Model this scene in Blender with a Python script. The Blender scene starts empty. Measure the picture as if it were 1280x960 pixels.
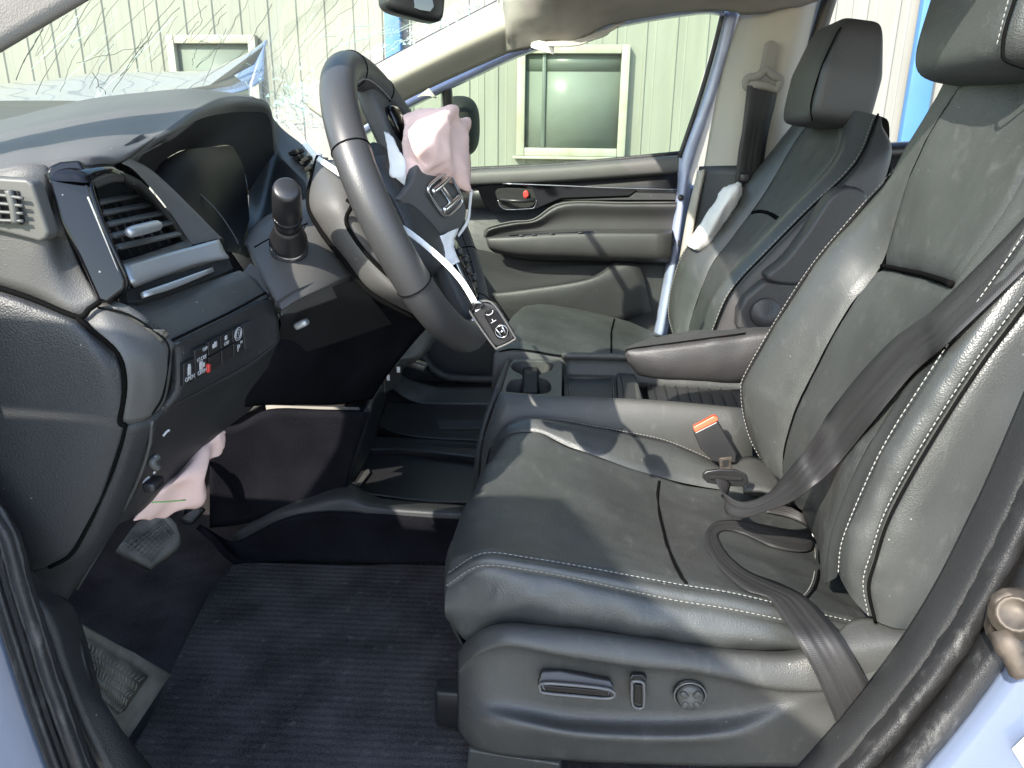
import bpy, bmesh, math, random
import numpy as np
from mathutils import Vector, Matrix, noise
random.seed(7)
S = bpy.context.scene
COL = S.collection
R = math.radians

# ------------------------------------------------------------------ camera
CZ = 1.12                                   # eye height above the yard
FPX = 931.0                                 # focal length in photo pixels (1280 wide)
TH, PS, RO = R(18.3), R(5.0), R(0.65)       # pitch down, yaw to the car's nose, roll
_fh = Vector((-math.sin(PS), math.cos(PS), 0)); _r0 = Vector((math.cos(PS), math.sin(PS), 0)); _z = Vector((0, 0, 1))
CF = math.cos(TH)*_fh - math.sin(TH)*_z
_u0 = math.sin(TH)*_fh + math.cos(TH)*_z
CR = math.cos(RO)*_r0 + math.sin(RO)*_u0
CU = math.cos(RO)*_u0 - math.sin(RO)*_r0
cd = bpy.data.cameras.new('camera'); cam = bpy.data.objects.new('camera', cd); COL.objects.link(cam)
cd.sensor_fit = 'HORIZONTAL'; cd.angle_x = 2*math.atan(640/FPX); cd.clip_start = 0.02; cd.clip_end = 500
M = Matrix((CR, CU, -CF)).transposed().to_4x4(); M.translation = Vector((0, 0, CZ)); cam.matrix_world = M
S.camera = cam

# ------------------------------------------------------------------ light
SUN_TO = Vector((-0.60, -1.0, 0.86)).normalized()     # direction towards the sun
W = bpy.data.worlds.new('World'); S.world = W; W.use_nodes = True
nt = W.node_tree; sky = nt.nodes.new('ShaderNodeTexSky'); sky.sky_type = 'NISHITA'; sky.sun_disc = False
sky.sun_elevation = math.asin(SUN_TO.z); sky.sun_rotation = math.atan2(SUN_TO.x, SUN_TO.y)
nt.links.new(sky.outputs[0], nt.nodes['Background'].inputs[0]); nt.nodes['Background'].inputs[1].default_value = 0.15
sl = bpy.data.lights.new('sun', 'SUN'); sl.energy = 2.5; sl.angle = R(0.5); sl.color = (1, 0.94, 0.84)
so = bpy.data.objects.new('sun', sl); COL.objects.link(so); so.rotation_euler = SUN_TO.to_track_quat('Z', 'Y').to_euler(); so.location = SUN_TO*20
S.view_settings.view_transform = 'Standard'; S.view_settings.look = 'None'; S.view_settings.gamma = 1
S.view_settings.use_curve_mapping = False; S.view_settings.exposure = 2.2
S.cycles.max_bounces = 8; S.cycles.transparent_max_bounces = 16; S.cycles.use_denoising = True

# ------------------------------------------------------------------ placing: a line of sight met with a plane of the car
def ray(u, v): return CF + (u-640)/FPX*CR + (480-v)/FPX*CU
def p(u, v, Y): d = ray(u, v); return Vector((0, 0, CZ)) + d*(Y/d.y)
def px(u, v, X): d = ray(u, v); return Vector((0, 0, CZ)) + d*(X/d.x)
def pz(u, v, Z): d = ray(u, v); return Vector((0, 0, CZ)) + d*((Z-CZ)/d.z)
def V3(a):
    if isinstance(a, Vector): return a
    return p(*a)
EYE = Vector((0, 0, CZ))

# ------------------------------------------------------------------ materials
def mat(name, col, rough=0.5, metal=0.0, spec=0.5, coat=0.0, build=None, emit=None):
    m = bpy.data.materials.new(name); m.use_nodes = True
    t = m.node_tree; b = t.nodes['Principled BSDF']
    b.inputs['Base Color'].default_value = (*col, 1); b.inputs['Roughness'].default_value = rough
    b.inputs['Metallic'].default_value = metal; b.inputs['Specular IOR Level'].default_value = spec
    b.inputs['Coat Weight'].default_value = coat; b.inputs['Coat Roughness'].default_value = 0.05
    if build: build(t, b)
    return m
def N(t, typ, **k):
    n = t.nodes.new(typ)
    for a, v in k.items():
        if a in n.inputs: n.inputs[a].default_value = v
        else: setattr(n, a, v)
    return n
def coords(t, scale=(1, 1, 1), rot=(0, 0, 0)):
    c = N(t, 'ShaderNodeTexCoord'); m = N(t, 'ShaderNodeMapping'); m.inputs['Scale'].default_value = scale; m.inputs['Rotation'].default_value = rot
    t.links.new(c.outputs['Object'], m.inputs[0]); return m.outputs[0]
def bump(t, b, h, s, d):
    n = N(t, 'ShaderNodeBump'); n.inputs['Strength'].default_value = s; n.inputs['Distance'].default_value = d
    t.links.new(h, n.inputs['Height'])
    old = b.inputs['Normal'].links
    if old: t.links.new(old[0].from_socket, n.inputs['Normal'])
    t.links.new(n.outputs[0], b.inputs['Normal'])
def ramp(t, src, stops):
    r = N(t, 'ShaderNodeValToRGB'); e = r.color_ramp.elements
    while len(e) < len(stops): e.new(0.5)
    for i, (q, c) in enumerate(stops): e[i].position = q; e[i].color = (*c, 1) if len(c) == 3 else c
    t.links.new(src, r.inputs[0]); return r.outputs[0]
def rngv(t, src, a, b_, c, d):
    m = N(t, 'ShaderNodeMapRange'); m.inputs[1].default_value = a; m.inputs[2].default_value = b_; m.inputs[3].default_value = c; m.inputs[4].default_value = d
    t.links.new(src, m.inputs[0]); return m.outputs[0]
def mul(c, k): return tuple(min(1, x*k) for x in c)
def grained(col, grain=520, gs=0.25, gd=0.0006, var=0.25, rough=(0.4, 0.6), dust=0.0, scuff=0.0, soft=0.0):
    """moulded or hide grain with uneven wear, dust specks and scuffs"""
    def f(t, b):
        c = coords(t)
        vo = N(t, 'ShaderNodeTexVoronoi', Scale=grain); t.links.new(c, vo.inputs['Vector'])
        n1 = N(t, 'ShaderNodeTexNoise', Scale=7, Detail=5.0); t.links.new(c, n1.inputs['Vector'])
        bump(t, b, vo.outputs['Distance'], gs, gd)
        if soft:
            rg = N(t, 'ShaderNodeTexNoise', Scale=24.0, Detail=3.0, Roughness=0.55); rg.noise_type = 'RIDGED_MULTIFRACTAL'; rg.inputs['Distortion'].default_value = 0.6; t.links.new(c, rg.inputs['Vector'])
            bump(t, b, rg.outputs['Fac'], 0.12, 0.004)
            n2 = N(t, 'ShaderNodeTexNoise', Scale=26, Detail=3.0); t.links.new(c, n2.inputs['Vector'])
            bump(t, b, n2.outputs['Fac'], soft, 0.006)
        cc = ramp(t, n1.outputs['Fac'], [(0.3, mul(col, 1-var)), (0.7, mul(col, 1+var))])
        ro = rngv(t, n1.outputs['Fac'], 0.3, 0.7, *rough)
        if scuff:
            cs = coords(t, (22, 9, 9), (0.3, 0.5, 0.7)); n3 = N(t, 'ShaderNodeTexNoise', Scale=3.0, Detail=6.0, Roughness=0.7); t.links.new(cs, n3.inputs['Vector'])
            k = rngv(t, n3.outputs['Fac'], 0.56, 0.72, 0, scuff)
            mx = N(t, 'ShaderNodeMix', data_type='RGBA'); t.links.new(k, mx.inputs[0]); t.links.new(cc, mx.inputs[6]); mx.inputs[7].default_value = (0.3, 0.3, 0.28, 1)
            cc = mx.outputs[2]
        if dust:
            w = N(t, 'ShaderNodeTexVoronoi', Scale=95); t.links.new(c, w.inputs['Vector'])
            n4 = N(t, 'ShaderNodeTexNoise', Scale=40); t.links.new(c, n4.inputs['Vector'])
            a = rngv(t, w.outputs['Distance'], 0.05, 0.09, 1, 0); bq = rngv(t, n4.outputs['Fac'], 0.58, 0.62, 0, dust)
            mm = N(t, 'ShaderNodeMath', operation='MULTIPLY'); t.links.new(a, mm.inputs[0]); t.links.new(bq, mm.inputs[1])
            mx = N(t, 'ShaderNodeMix', data_type='RGBA'); t.links.new(mm.outputs[0], mx.inputs[0]); t.links.new(cc, mx.inputs[6]); mx.inputs[7].default_value = (0.4, 0.4, 0.38, 1)
            cc = mx.outputs[2]
        t.links.new(cc, b.inputs['Base Color']); t.links.new(ro, b.inputs['Roughness'])
    return f
def fabric(col, sc=(900, 900, 900), s=0.5, d=0.001, var=0.3, ridges=None, dirt=None):
    def f(t, b):
        c = coords(t, sc); n = N(t, 'ShaderNodeTexNoise', Scale=1.0, Detail=2.0); t.links.new(c, n.inputs['Vector'])
        c2 = coords(t); n2 = N(t, 'ShaderNodeTexNoise', Scale=14, Detail=5.0); t.links.new(c2, n2.inputs['Vector'])
        bump(t, b, n.outputs['Fac'], s, d)
        if ridges:
            c3 = coords(t, (1, 1, 1), (0, 0, ridges[1])); w = N(t, 'ShaderNodeTexWave', Scale=ridges[0], Distortion=1.2, Detail=2.0); w.bands_direction = 'Y'; w.inputs['Detail Scale'].default_value = 3
            t.links.new(c3, w.inputs['Vector']); bump(t, b, w.outputs['Fac'], ridges[2], 0.004)
        mm = N(t, 'ShaderNodeMath', operation='ADD'); t.links.new(n.outputs['Fac'], mm.inputs[0]); t.links.new(n2.outputs['Fac'], mm.inputs[1])
        cc = ramp(t, rngv(t, mm.outputs[0], 0.7, 1.3, 0, 1), [(0.0, mul(col, 1-var)), (1.0, mul(col, 1+var))])
        if dirt:
            n3 = N(t, 'ShaderNodeTexNoise', Scale=60, Detail=6.0); t.links.new(c2, n3.inputs['Vector'])
            k = rngv(t, n3.outputs['Fac'], 0.62, 0.74, 0, 0.5)
            mx = N(t, 'ShaderNodeMix', data_type='RGBA'); t.links.new(k, mx.inputs[0]); t.links.new(cc, mx.inputs[6]); mx.inputs[7].default_value = (*dirt, 1); cc = mx.outputs[2]
        t.links.new(cc, b.inputs['Base Color'])
    return f
def tinted(col, gloss=0.06, rough=0.0):
    def f(t, b):
        o = t.nodes['Material Output']; tr = N(t, 'ShaderNodeBsdfTransparent'); tr.inputs[0].default_value = (*col, 1)
        gl = N(t, 'ShaderNodeBsdfGlossy'); gl.inputs['Roughness'].default_value = rough
        fr = N(t, 'ShaderNodeFresnel'); fr.inputs[0].default_value = 1.35
        mx = N(t, 'ShaderNodeMixShader'); t.links.new(fr.outputs[0], mx.inputs[0]); t.links.new(tr.outputs[0], mx.inputs[1]); t.links.new(gl.outputs[0], mx.inputs[2])
        t.links.new(mx.outputs[0], o.inputs[0])
    return f
def milky(col, k):
    def f(t, b):
        o = t.nodes['Material Output']; tr = N(t, 'ShaderNodeBsdfTransparent'); di = N(t, 'ShaderNodeBsdfTranslucent'); di.inputs[0].default_value = (*col, 1)
        mx = N(t, 'ShaderNodeMixShader'); mx.inputs[0].default_value = k; t.links.new(tr.outputs[0], mx.inputs[1]); t.links.new(di.outputs[0], mx.inputs[2]); t.links.new(mx.outputs[0], o.inputs[0])
    return f
def webbing(col):
    def f(t, b):
        uv = N(t, 'ShaderNodeTexCoord'); m = N(t, 'ShaderNodeMapping'); t.links.new(uv.outputs['UV'], m.inputs[0]); m.inputs['Scale'].default_value = (1, 1, 1)
        w = N(t, 'ShaderNodeTexWave', Scale=170.0, Distortion=0.3); t.links.new(m.outputs[0], w.inputs['Vector'])
        w2 = N(t, 'ShaderNodeTexWave', Scale=1.6); w2.bands_direction = 'Y'; t.links.new(m.outputs[0], w2.inputs['Vector'])
        n = N(t, 'ShaderNodeTexNoise', Scale=9.0, Detail=5.0); t.links.new(m.outputs[0], n.inputs['Vector'])
        bump(t, b, w.outputs['Fac'], 0.22, 0.0006); bump(t, b, w2.outputs['Fac'], 0.3, 0.0012)
        cc = ramp(t, n.outputs['Fac'], [(0.3, mul(col, 0.75)), (0.7, mul(col, 1.35))]); t.links.new(cc, b.inputs['Base Color'])
    return f
def dirty(col, var=0.12, sc=3, streak=(1, 1, 1), rough=None, stain=None):
    def f(t, b):
        c = coords(t, streak); n = N(t, 'ShaderNodeTexNoise', Scale=sc, Detail=6.0); t.links.new(c, n.inputs['Vector'])
        cc = ramp(t, n.outputs['Fac'], [(0.3, mul(col, 1-var)), (0.7, mul(col, 1+var))]) if not stain else ramp(t, n.outputs['Fac'], [(0.35, col), (0.75, stain)])
        t.links.new(cc, b.inputs['Base Color'])
        if rough: t.links.new(rngv(t, n.outputs['Fac'], 0.3, 0.7, *rough), b.inputs['Roughness'])
    return f

LEATHER = mat('seat_leather', (0.05, 0.056, 0.056), 0.45, build=grained((0.048, 0.051, 0.0495), 620, 0.35, 0.0007, 0.14, (0.30, 0.42), dust=0.5, scuff=0.09, soft=0.05))  # faint green of glass-tinted light mixed into the hide colour
LEATHER_IN = mat('perforated_leather', (0.05, 0.056, 0.056), 0.5, build=grained((0.047, 0.0505, 0.049), 620, 0.45, 0.0007, 0.14, (0.34, 0.46), dust=0.7, scuff=0.14, soft=0.05))  # greenish light of the tinted glass put into this colour too
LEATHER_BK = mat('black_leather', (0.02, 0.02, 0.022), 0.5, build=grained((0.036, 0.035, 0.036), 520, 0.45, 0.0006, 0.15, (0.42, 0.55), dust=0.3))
WHEEL_L = mat('rim_leather', (0.03, 0.03, 0.032), 0.4, build=grained((0.042, 0.042, 0.043), 900, 0.25, 0.0005, 0.15, (0.36, 0.46)))
DASH = mat('dash_plastic', (0.05, 0.05, 0.05), 0.6, build=grained((0.074, 0.073, 0.070), 850, 0.30, 0.0006, 0.12, (0.5, 0.6), dust=1.0))
DASH_DK = mat('dark_plastic', (0.03, 0.03, 0.03), 0.6, build=grained((0.026, 0.027, 0.028), 640, 0.40, 0.0008, 0.12, (0.45, 0.58), dust=0.6))
TRIM = mat('trim_plastic', (0.04, 0.04, 0.04), 0.5, build=grained((0.054, 0.055, 0.052), 800, 0.45, 0.0006, 0.15, (0.38, 0.5), dust=1.0, scuff=0.10))
SATIN = mat('satin_black', (0.015, 0.015, 0.016), 0.35)
BLACK = mat('void_black', (0.006, 0.006, 0.006), 0.8)
GLOSSB = mat('piano_black', (0.004, 0.004, 0.005), 0.06, spec=0.35, build=grained((0.004, 0.004, 0.005), 10, 0.0, 0.0, 0.1, (0.05, 0.09), dust=0.8))
SCREEN = mat('dark_screen', (0.006, 0.006, 0.007), 0.45, spec=0.2)
EMBLEM = mat('bright_chrome', (0.8, 0.8, 0.8), 0.16, metal=1.0)
PANELC = mat('shaded_panel_felt', (0.012, 0.012, 0.014), 1.0, spec=0.0, build=fabric((0.012, 0.012, 0.015), (700, 700, 700), 0.9, 0.003, 0.4))  # darker copy of the carpet, its colour stands in for shade
RIMG = mat('dark_gloss_rim', (0.09, 0.09, 0.09), 0.2)
SILVER = mat('silver_paint', (0.42, 0.43, 0.43), 0.38, metal=0.6)
VENTP = mat('vent_plastic', (0.085, 0.085, 0.078), 0.5)
BLACKP = mat('matt_black', (0.016, 0.016, 0.017), 0.75, spec=0.25)
CHROME = mat('chrome', (0.42, 0.42, 0.42), 0.2, metal=1.0)
STEEL = mat('worn_steel', (0.2, 0.19, 0.17), 0.5, metal=0.5, build=dirty((0.075, 0.062, 0.05), 0.6, 60, rough=(0.4, 0.7)))
THREAD = mat('pale_thread', (0.26, 0.26, 0.245), 0.8)
SEAM = mat('seam_black', (0.006, 0.006, 0.006), 1.0, spec=0.0)
CARPET = mat('carpet', (0.02, 0.02, 0.024), 0.95, spec=0.0, build=fabric((0.050, 0.045, 0.047), (700, 700, 700), 0.9, 0.003, 0.5))
MAT_F = mat('mat_carpet', (0.03, 0.03, 0.035), 0.95, spec=0.0, build=fabric((0.058, 0.054, 0.054), (650, 650, 650), 0.9, 0.003, 0.55, ridges=(26, R(-2), 0.22), dirt=(0.16, 0.15, 0.14)))
RUBBER = mat('worn_rubber', (0.10, 0.095, 0.08), 0.7, build=dirty((0.115, 0.108, 0.092), 0.45, 30))
SEALR = mat('seal_rubber', (0.03, 0.03, 0.03), 0.5, build=grained((0.028, 0.028, 0.029), 900, 0.5, 0.0008, 0.4, (0.4, 0.6), dust=0.6, scuff=0.25))
PAINT = mat('blue_paint', (0.26, 0.32, 0.45), 0.25, metal=0.15, coat=1.0, build=dirty((0.135, 0.17, 0.25), 0.08, 4))
PAINT_IN = mat('door_edge_paint', (0.30, 0.34, 0.46), 0.35, coat=0.5, build=dirty((0.30, 0.34, 0.47), 0.2, 9))
CREAM = mat('pillar_trim', (0.52, 0.48, 0.40), 0.75, build=grained((0.33, 0.31, 0.265), 500, 0.3, 0.0005, 0.05, (0.7, 0.8)))
LINER = mat('headliner', (0.30, 0.28, 0.25), 0.9, build=grained((0.22, 0.205, 0.18), 700, 0.4, 0.0006, 0.08, (0.85, 0.95)))
PINK = mat('airbag_cloth', (0.80, 0.52, 0.46), 0.85, spec=0.2, build=fabric((0.80, 0.57, 0.51), (1500, 1500, 1500), 0.3, 0.0005, 0.08))
WHITEC = mat('white_cloth', (0.75, 0.73, 0.70), 0.85, spec=0.2, build=fabric((0.74, 0.72, 0.69), (1500, 1500, 1500), 0.3, 0.0005, 0.08))
WHITEP = mat('white_plastic', (0.78, 0.78, 0.75), 0.4)
INK = mat('white_print', (0.42, 0.42, 0.42), 0.6)
RED = mat('red_plastic', (0.45, 0.035, 0.025), 0.4)
ORANGE = mat('buckle_button', (0.72, 0.10, 0.04), 0.35)
GREENP = mat('green_thread', (0.25, 0.55, 0.15), 0.7)
BELT = mat('belt_webbing', (0.05, 0.047, 0.047), 0.55, build=webbing((0.022, 0.0215, 0.022)))
SIDING = mat('cream_siding', (0.66, 0.66, 0.56), 0.5, build=dirty((0.188, 0.186, 0.162), 0.09, 1.8, (6, 6, 0.6)))
FRAMEW = mat('white_window_frame', (0.8, 0.79, 0.72), 0.5, build=dirty((0.30, 0.295, 0.26), 0.1, 8, stain=(0.25, 0.22, 0.16)))
BLUEP = mat('blue_post', (0.05, 0.15, 0.32), 0.5, build=dirty((0.05, 0.15, 0.32), 0.1, 3))
PANE = mat('window_pane', (0.16, 0.2, 0.18), 0.3, spec=0.2, build=dirty((0.155, 0.175, 0.155), 0.25, 1.2))
PANE_DK = mat('window_dark_band', (0.07, 0.08, 0.07), 0.3, build=dirty((0.085, 0.10, 0.088), 0.2, 2))  # dark grey green of the blind and mullion themselves
GROUND = mat('gravel', (0.36, 0.34, 0.30), 0.95, build=fabric((0.38, 0.36, 0.32), (60, 60, 60), 0.8, 0.02, 0.35))
GLASS_D = mat('door_glass', (1, 1, 1), build=tinted((0.69, 0.83, 0.66)))
GLASS_W = mat('windshield_glass', (1, 1, 1), build=tinted((0.86, 0.94, 0.84)))
CRACK_D = mat('crack_dark', (0.03, 0.035, 0.03), 0.4)
CRACK_L = mat('crushed_glass', (0.50, 0.66, 0.60), 0.2, spec=0.8)
SHARD = mat('glass_shard', (1, 1, 1), build=milky((0.50, 0.80, 0.70), 0.4))
MIRROR = mat('mirror_glass', (0.03, 0.035, 0.035), 0.06, spec=0.8)

# ------------------------------------------------------------------ builders
def tag(o, label=None, cat=None, group=None, kind=None):
    if label: o['label'] = label
    if cat: o['category'] = cat
    if group: o['group'] = group
    if kind: o['kind'] = kind
    return o
def thing(name, label, cat, loc, group=None):
    o = bpy.data.objects.new(name, None); COL.objects.link(o); o.location = loc; o.empty_display_size = 0.05
    return tag(o, label, cat, group)
def wloc(o):
    q = Vector((0, 0, 0))
    while o: q = q + o.location; o = o.parent
    return q
def link(name, me, m, parent=None, smooth=True):
    o = bpy.data.objects.new(name, me); COL.objects.link(o)
    if m: me.materials.append(m)
    if parent is not None:
        o.parent = parent; off = wloc(parent); me.transform(Matrix.Translation(-off))
    if smooth: me.polygons.foreach_set('use_smooth', [True]*len(me.polygons))
    return o
def mesh(name, vs, fs, m, parent=None, smooth=True, uv=None):
    me = bpy.data.meshes.new(name); me.from_pydata([tuple(v) for v in vs], [], fs)
    if uv is not None:
        l = me.uv_layers.new(name='UVMap'); ii = np.empty(len(me.loops), dtype=np.int32); me.loops.foreach_get('vertex_index', ii)
        l.data.foreach_set('uv', np.asarray(uv, dtype=np.float32)[ii].ravel())
    me.update(); return link(name, me, m, parent, smooth)
def crv(pts, sub, closed=False):
    P = np.array([tuple(V3(q)) for q in pts], float); n = len(P)
    if closed: A = np.vstack([P[-1], P, P[0], P[1]]); segs = n
    else: A = np.vstack([2*P[0]-P[1], P, 2*P[-1]-P[-2]]); segs = n-1
    out = []
    for i in range(segs):
        a, b, c, d = A[i:i+4]
        for k in range(sub):
            t = k/sub
            out.append(0.5*((2*b)+(c-a)*t+(2*a-5*b+4*c-d)*t*t+(3*b-a-3*c+d)*t**3))
    if not closed: out.append(P[-1])
    return np.array(out)
def lin(pts, n, power=None):
    """n points evenly spaced along a smooth curve through pts"""
    c = crv(pts, 14) if len(pts) > 2 else np.array([tuple(V3(q)) for q in pts])
    d = np.r_[0, np.cumsum(np.linalg.norm(np.diff(c, axis=0), axis=1))]; s = np.linspace(0, d[-1], n)
    return [Vector([np.interp(x, d, c[:, k]) for k in range(3)]) for x in s]
def orient(G):
    """unit normals of a grid of points, facing the open door side"""
    du = np.gradient(G, axis=0); dv = np.gradient(G, axis=1); n = np.cross(du, dv); n /= np.linalg.norm(n, axis=2, keepdims=True)+1e-12
    return n
def patch(name, rows, m, parent=None, sub=(6, 6), thick=0.0, roll=None, disp=None, face=None, uv=False):
    """smooth sheet through rows of points; roll=(first row, last row, first column, last column) tucks an edge into its seam"""
    rows = [[V3(q) for q in r] for r in rows]
    a = [crv(r, sub[1]) for r in rows]
    a = np.array(a); G = np.array([crv([Vector(x) for x in a[:, j]], sub[0]) if len(rows) > 2 else np.linspace(a[0, j], a[1, j], sub[0]+1) for j in range(a.shape[1])]).transpose(1, 0, 2)
    n = orient(G); nu, nv = G.shape[:2]
    ref = np.array(face) if face is not None else np.array(EYE) - G.reshape(-1, 3).mean(0)
    flip = (n.reshape(-1, 3).mean(0) @ ref) < 0
    if flip: n = -n
    L0 = np.r_[0, np.cumsum(np.linalg.norm(np.diff(G.mean(1), axis=0), axis=1))]; L1 = np.r_[0, np.cumsum(np.linalg.norm(np.diff(G.mean(0), axis=0), axis=1))]
    if roll:
        w = 0.011; dd = np.zeros((nu, nv))
        def fall(x): return np.where(x < w, 1-np.sqrt(np.clip(1-(1-x/w)**2, 0, 1)), 0)
        for k, on in enumerate(roll):
            if on: dd = np.maximum(dd, on*(fall(L0)[:, None] if k == 0 else fall(L0[-1]-L0)[:, None] if k == 1 else fall(L1)[None, :] if k == 2 else fall(L1[-1]-L1)[None, :])*np.ones((nu, nv)))
        G = G - n*dd[..., None]*0.007
    if disp:
        D = np.array([[disp(G[i, j], L0[i]/L0[-1], L1[j]/L1[-1]) for j in range(nv)] for i in range(nu)]); G = G + n*D[..., None]
    vs = G.reshape(-1, 3); fs = []
    for i in range(nu-1):
        for j in range(nv-1):
            q = (i*nv+j, i*nv+j+1, (i+1)*nv+j+1, (i+1)*nv+j); fs.append(q[::-1] if flip else q)
    UV = None
    if uv: UV = [(L1[j], L0[i]/L0[-1]) for i in range(nu) for j in range(nv)]
    o = mesh(name, vs, fs, m, parent, uv=UV)
    # winding check
    me = o.data; me.update()
    if len(me.polygons):
        nn = np.zeros(len(me.polygons)*3); me.polygons.foreach_get('normal', nn)
        if nn.reshape(-1, 3).mean(0) @ ref < 0: me.flip_normals()
    if thick:
        s = o.modifiers.new('thick', 'SOLIDIFY'); s.thickness = thick; s.offset = -1
    return o
def slab(name, pts, m, parent=None, depth=0.01, bevel=0.002, smooth_n=0, dirv=None, seg=2):
    """a flat-faced piece: outline, extruded away from its face by depth (dirv = way to extrude)"""
    P = [V3(q) for q in pts]
    if smooth_n: P = [Vector(x) for x in crv(P, smooth_n, True)]
    n = Vector((0, 0, 0))
    for i in range(len(P)): n += P[i].cross(P[(i+1) % len(P)])
    n.normalize(); c = sum(P, Vector())/len(P)
    if n.dot(EYE-c) < 0: P.reverse(); n = -n
    d = (Vector(dirv).normalized() if dirv else -n)*depth
    if d.dot(n) > 0 : pass
    k = len(P); vs = P+[q+d for q in P]; fs = [tuple(range(k)), tuple(range(2*k-1, k-1, -1))]
    for i in range(k): j = (i+1) % k; fs.append((j, i, k+i, k+j))
    o = mesh(name, vs, fs, m, parent, smooth=False)
    if bevel:
        b = o.modifiers.new('bevel', 'BEVEL'); b.width = bevel; b.segments = seg; b.limit_method = 'ANGLE'; b.angle_limit = R(35)
        o.data.polygons.foreach_set('use_smooth', [True]*len(o.data.polygons))
        w = o.modifiers.new('wn', 'WEIGHTED_NORMAL')
    return o
def box(name, c, s, m, parent=None, bevel=0.003, rot=None, seg=2):
    bm = bmesh.new(); bmesh.ops.create_cube(bm, size=1); bmesh.ops.scale(bm, vec=s, verts=bm.verts)
    if rot is not None: bmesh.ops.transform(bm, matrix=rot.to_4x4(), verts=bm.verts)
    bmesh.ops.translate(bm, vec=c, verts=bm.verts)
    if bevel: bmesh.ops.bevel(bm, geom=bm.edges[:], offset=bevel, segments=seg, affect='EDGES', profile=0.5)
    me = bpy.data.meshes.new(name); bm.to_mesh(me); bm.free(); return link(name, me, m, parent)
def tubeV(pts, r, seg=8, closed=False, sub=6, flat=None, smooth=True):
    C = crv(pts, sub, closed) if smooth and len(pts) > 2 else np.array([tuple(V3(q)) for q in pts])
    n = len(C); vs, fs = [], []; up = Vector((0.13, 0.21, 0.97)); x = None
    for i in range(n):
        t = Vector(C[(i+1) % n]-C[i-1]) if closed else Vector(C[min(i+1, n-1)]-C[max(i-1, 0)]); t.normalize()
        if x is None: x = t.cross(up); x.normalize()
        x = (x - t*x.dot(t)).normalized(); y = t.cross(x)
        rr = r(i/(n-1)) if callable(r) else r
        for k in range(seg):
            a = 2*math.pi*k/seg; vs.append(Vector(C[i])+x*(math.cos(a)*rr)+y*(math.sin(a)*rr))
    m_ = n if closed else n-1
    for i in range(m_):
        for k in range(seg):
            i2 = (i+1) % n; k2 = (k+1) % seg; fs.append((i*seg+k, i*seg+k2, i2*seg+k2, i2*seg+k))
    if not closed: fs.append(tuple(range(seg-1, -1, -1))); fs.append(tuple((n-1)*seg+k for k in range(seg)))
    return vs, fs
def tube(name, pts, r, m, parent=None, seg=8, closed=False, sub=6, smooth=True):
    vs, fs = tubeV(pts, r, seg, closed, sub, smooth=smooth); return mesh(name, vs, fs, m, parent)
def tubes(name, lists, r, m, parent=None, seg=5, sub=3, smooth=True):
    VS, FS = [], []
    for pts in lists:
        vs, fs = tubeV(pts, r, seg, False, sub, smooth=smooth); k = len(VS); VS += vs; FS += [tuple(a+k for a in f) for f in fs]
    return mesh(name, VS, FS, m, parent)
def stitches(name, pts, parent, step=0.0056, ln=0.0038, r=0.00048, m=None, off=0.0008):
    C = crv(pts, 14); d = np.r_[0, np.cumsum(np.linalg.norm(np.diff(C, axis=0), axis=1))]; L = []
    s = 0
    while s+ln < d[-1]:
        a = Vector([np.interp(s, d, C[:, k]) for k in range(3)]); b = Vector([np.interp(s+ln, d, C[:, k]) for k in range(3)])
        o = (EYE-a).normalized()*off; L.append([a+o, b+o]); s += step
    o = tubes(name, L, r, m or THREAD, parent, 4, 1, False); o['kind'] = 'stuff'; return o
def ribbon(name, pts, wid, m, parent=None, sub=10, across=4, thick=0.0012, curl=0.0):
    """webbing: pts centre line, wid a list of half-width vectors, one a point"""
    C = crv(pts, sub); Wd = crv([EYE*0+Vector(w) for w in wid], sub); n = len(C); vs, uv = [], []
    d = np.r_[0, np.cumsum(np.linalg.norm(np.diff(C, axis=0), axis=1))]
    for i in range(n):
        t = C[min(i+1, n-1)]-C[max(i-1, 0)]; t /= np.linalg.norm(t)+1e-9; nn = np.cross(t, Wd[i]); nn /= np.linalg.norm(nn)+1e-9
        for k in range(across+1):
            f = 2*k/across-1; vs.append(C[i]+Wd[i]*f+nn*curl*(f*f-0.4)); uv.append((d[i], k/across))
    a1 = across+1; fs = [(i*a1+k, i*a1+k+1, (i+1)*a1+k+1, (i+1)*a1+k) for i in range(n-1) for k in range(across)]
    o = mesh(name, vs, fs, m, parent, uv=uv); s = o.modifiers.new('thick', 'SOLIDIFY'); s.thickness = thick; s.offset = 0; return o
def lathe(name, c, axis, prof, m, parent=None, seg=28, ref=(0.1, 0.2, 0.95), flat=1.0):
    """prof: (distance along axis, radius)"""
    ax = Vector(axis).normalized(); x = ax.cross(Vector(ref)).normalized(); y = ax.cross(x); vs, fs = [], []
    for (h, r) in prof:
        for k in range(seg):
            a = 2*math.pi*k/seg; vs.append(Vector(c)+ax*h+x*(r*math.cos(a))+y*(r*math.sin(a)*flat))
    for i in range(len(prof)-1):
        for k in range(seg): fs.append((i*seg+k, i*seg+(k+1) % seg, (i+1)*seg+(k+1) % seg, (i+1)*seg+k))
    fs.append(tuple(range(seg-1, -1, -1))); fs.append(tuple((len(prof)-1)*seg+k for k in range(seg)))
    o = mesh(name, vs, fs, m, parent); return o
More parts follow.
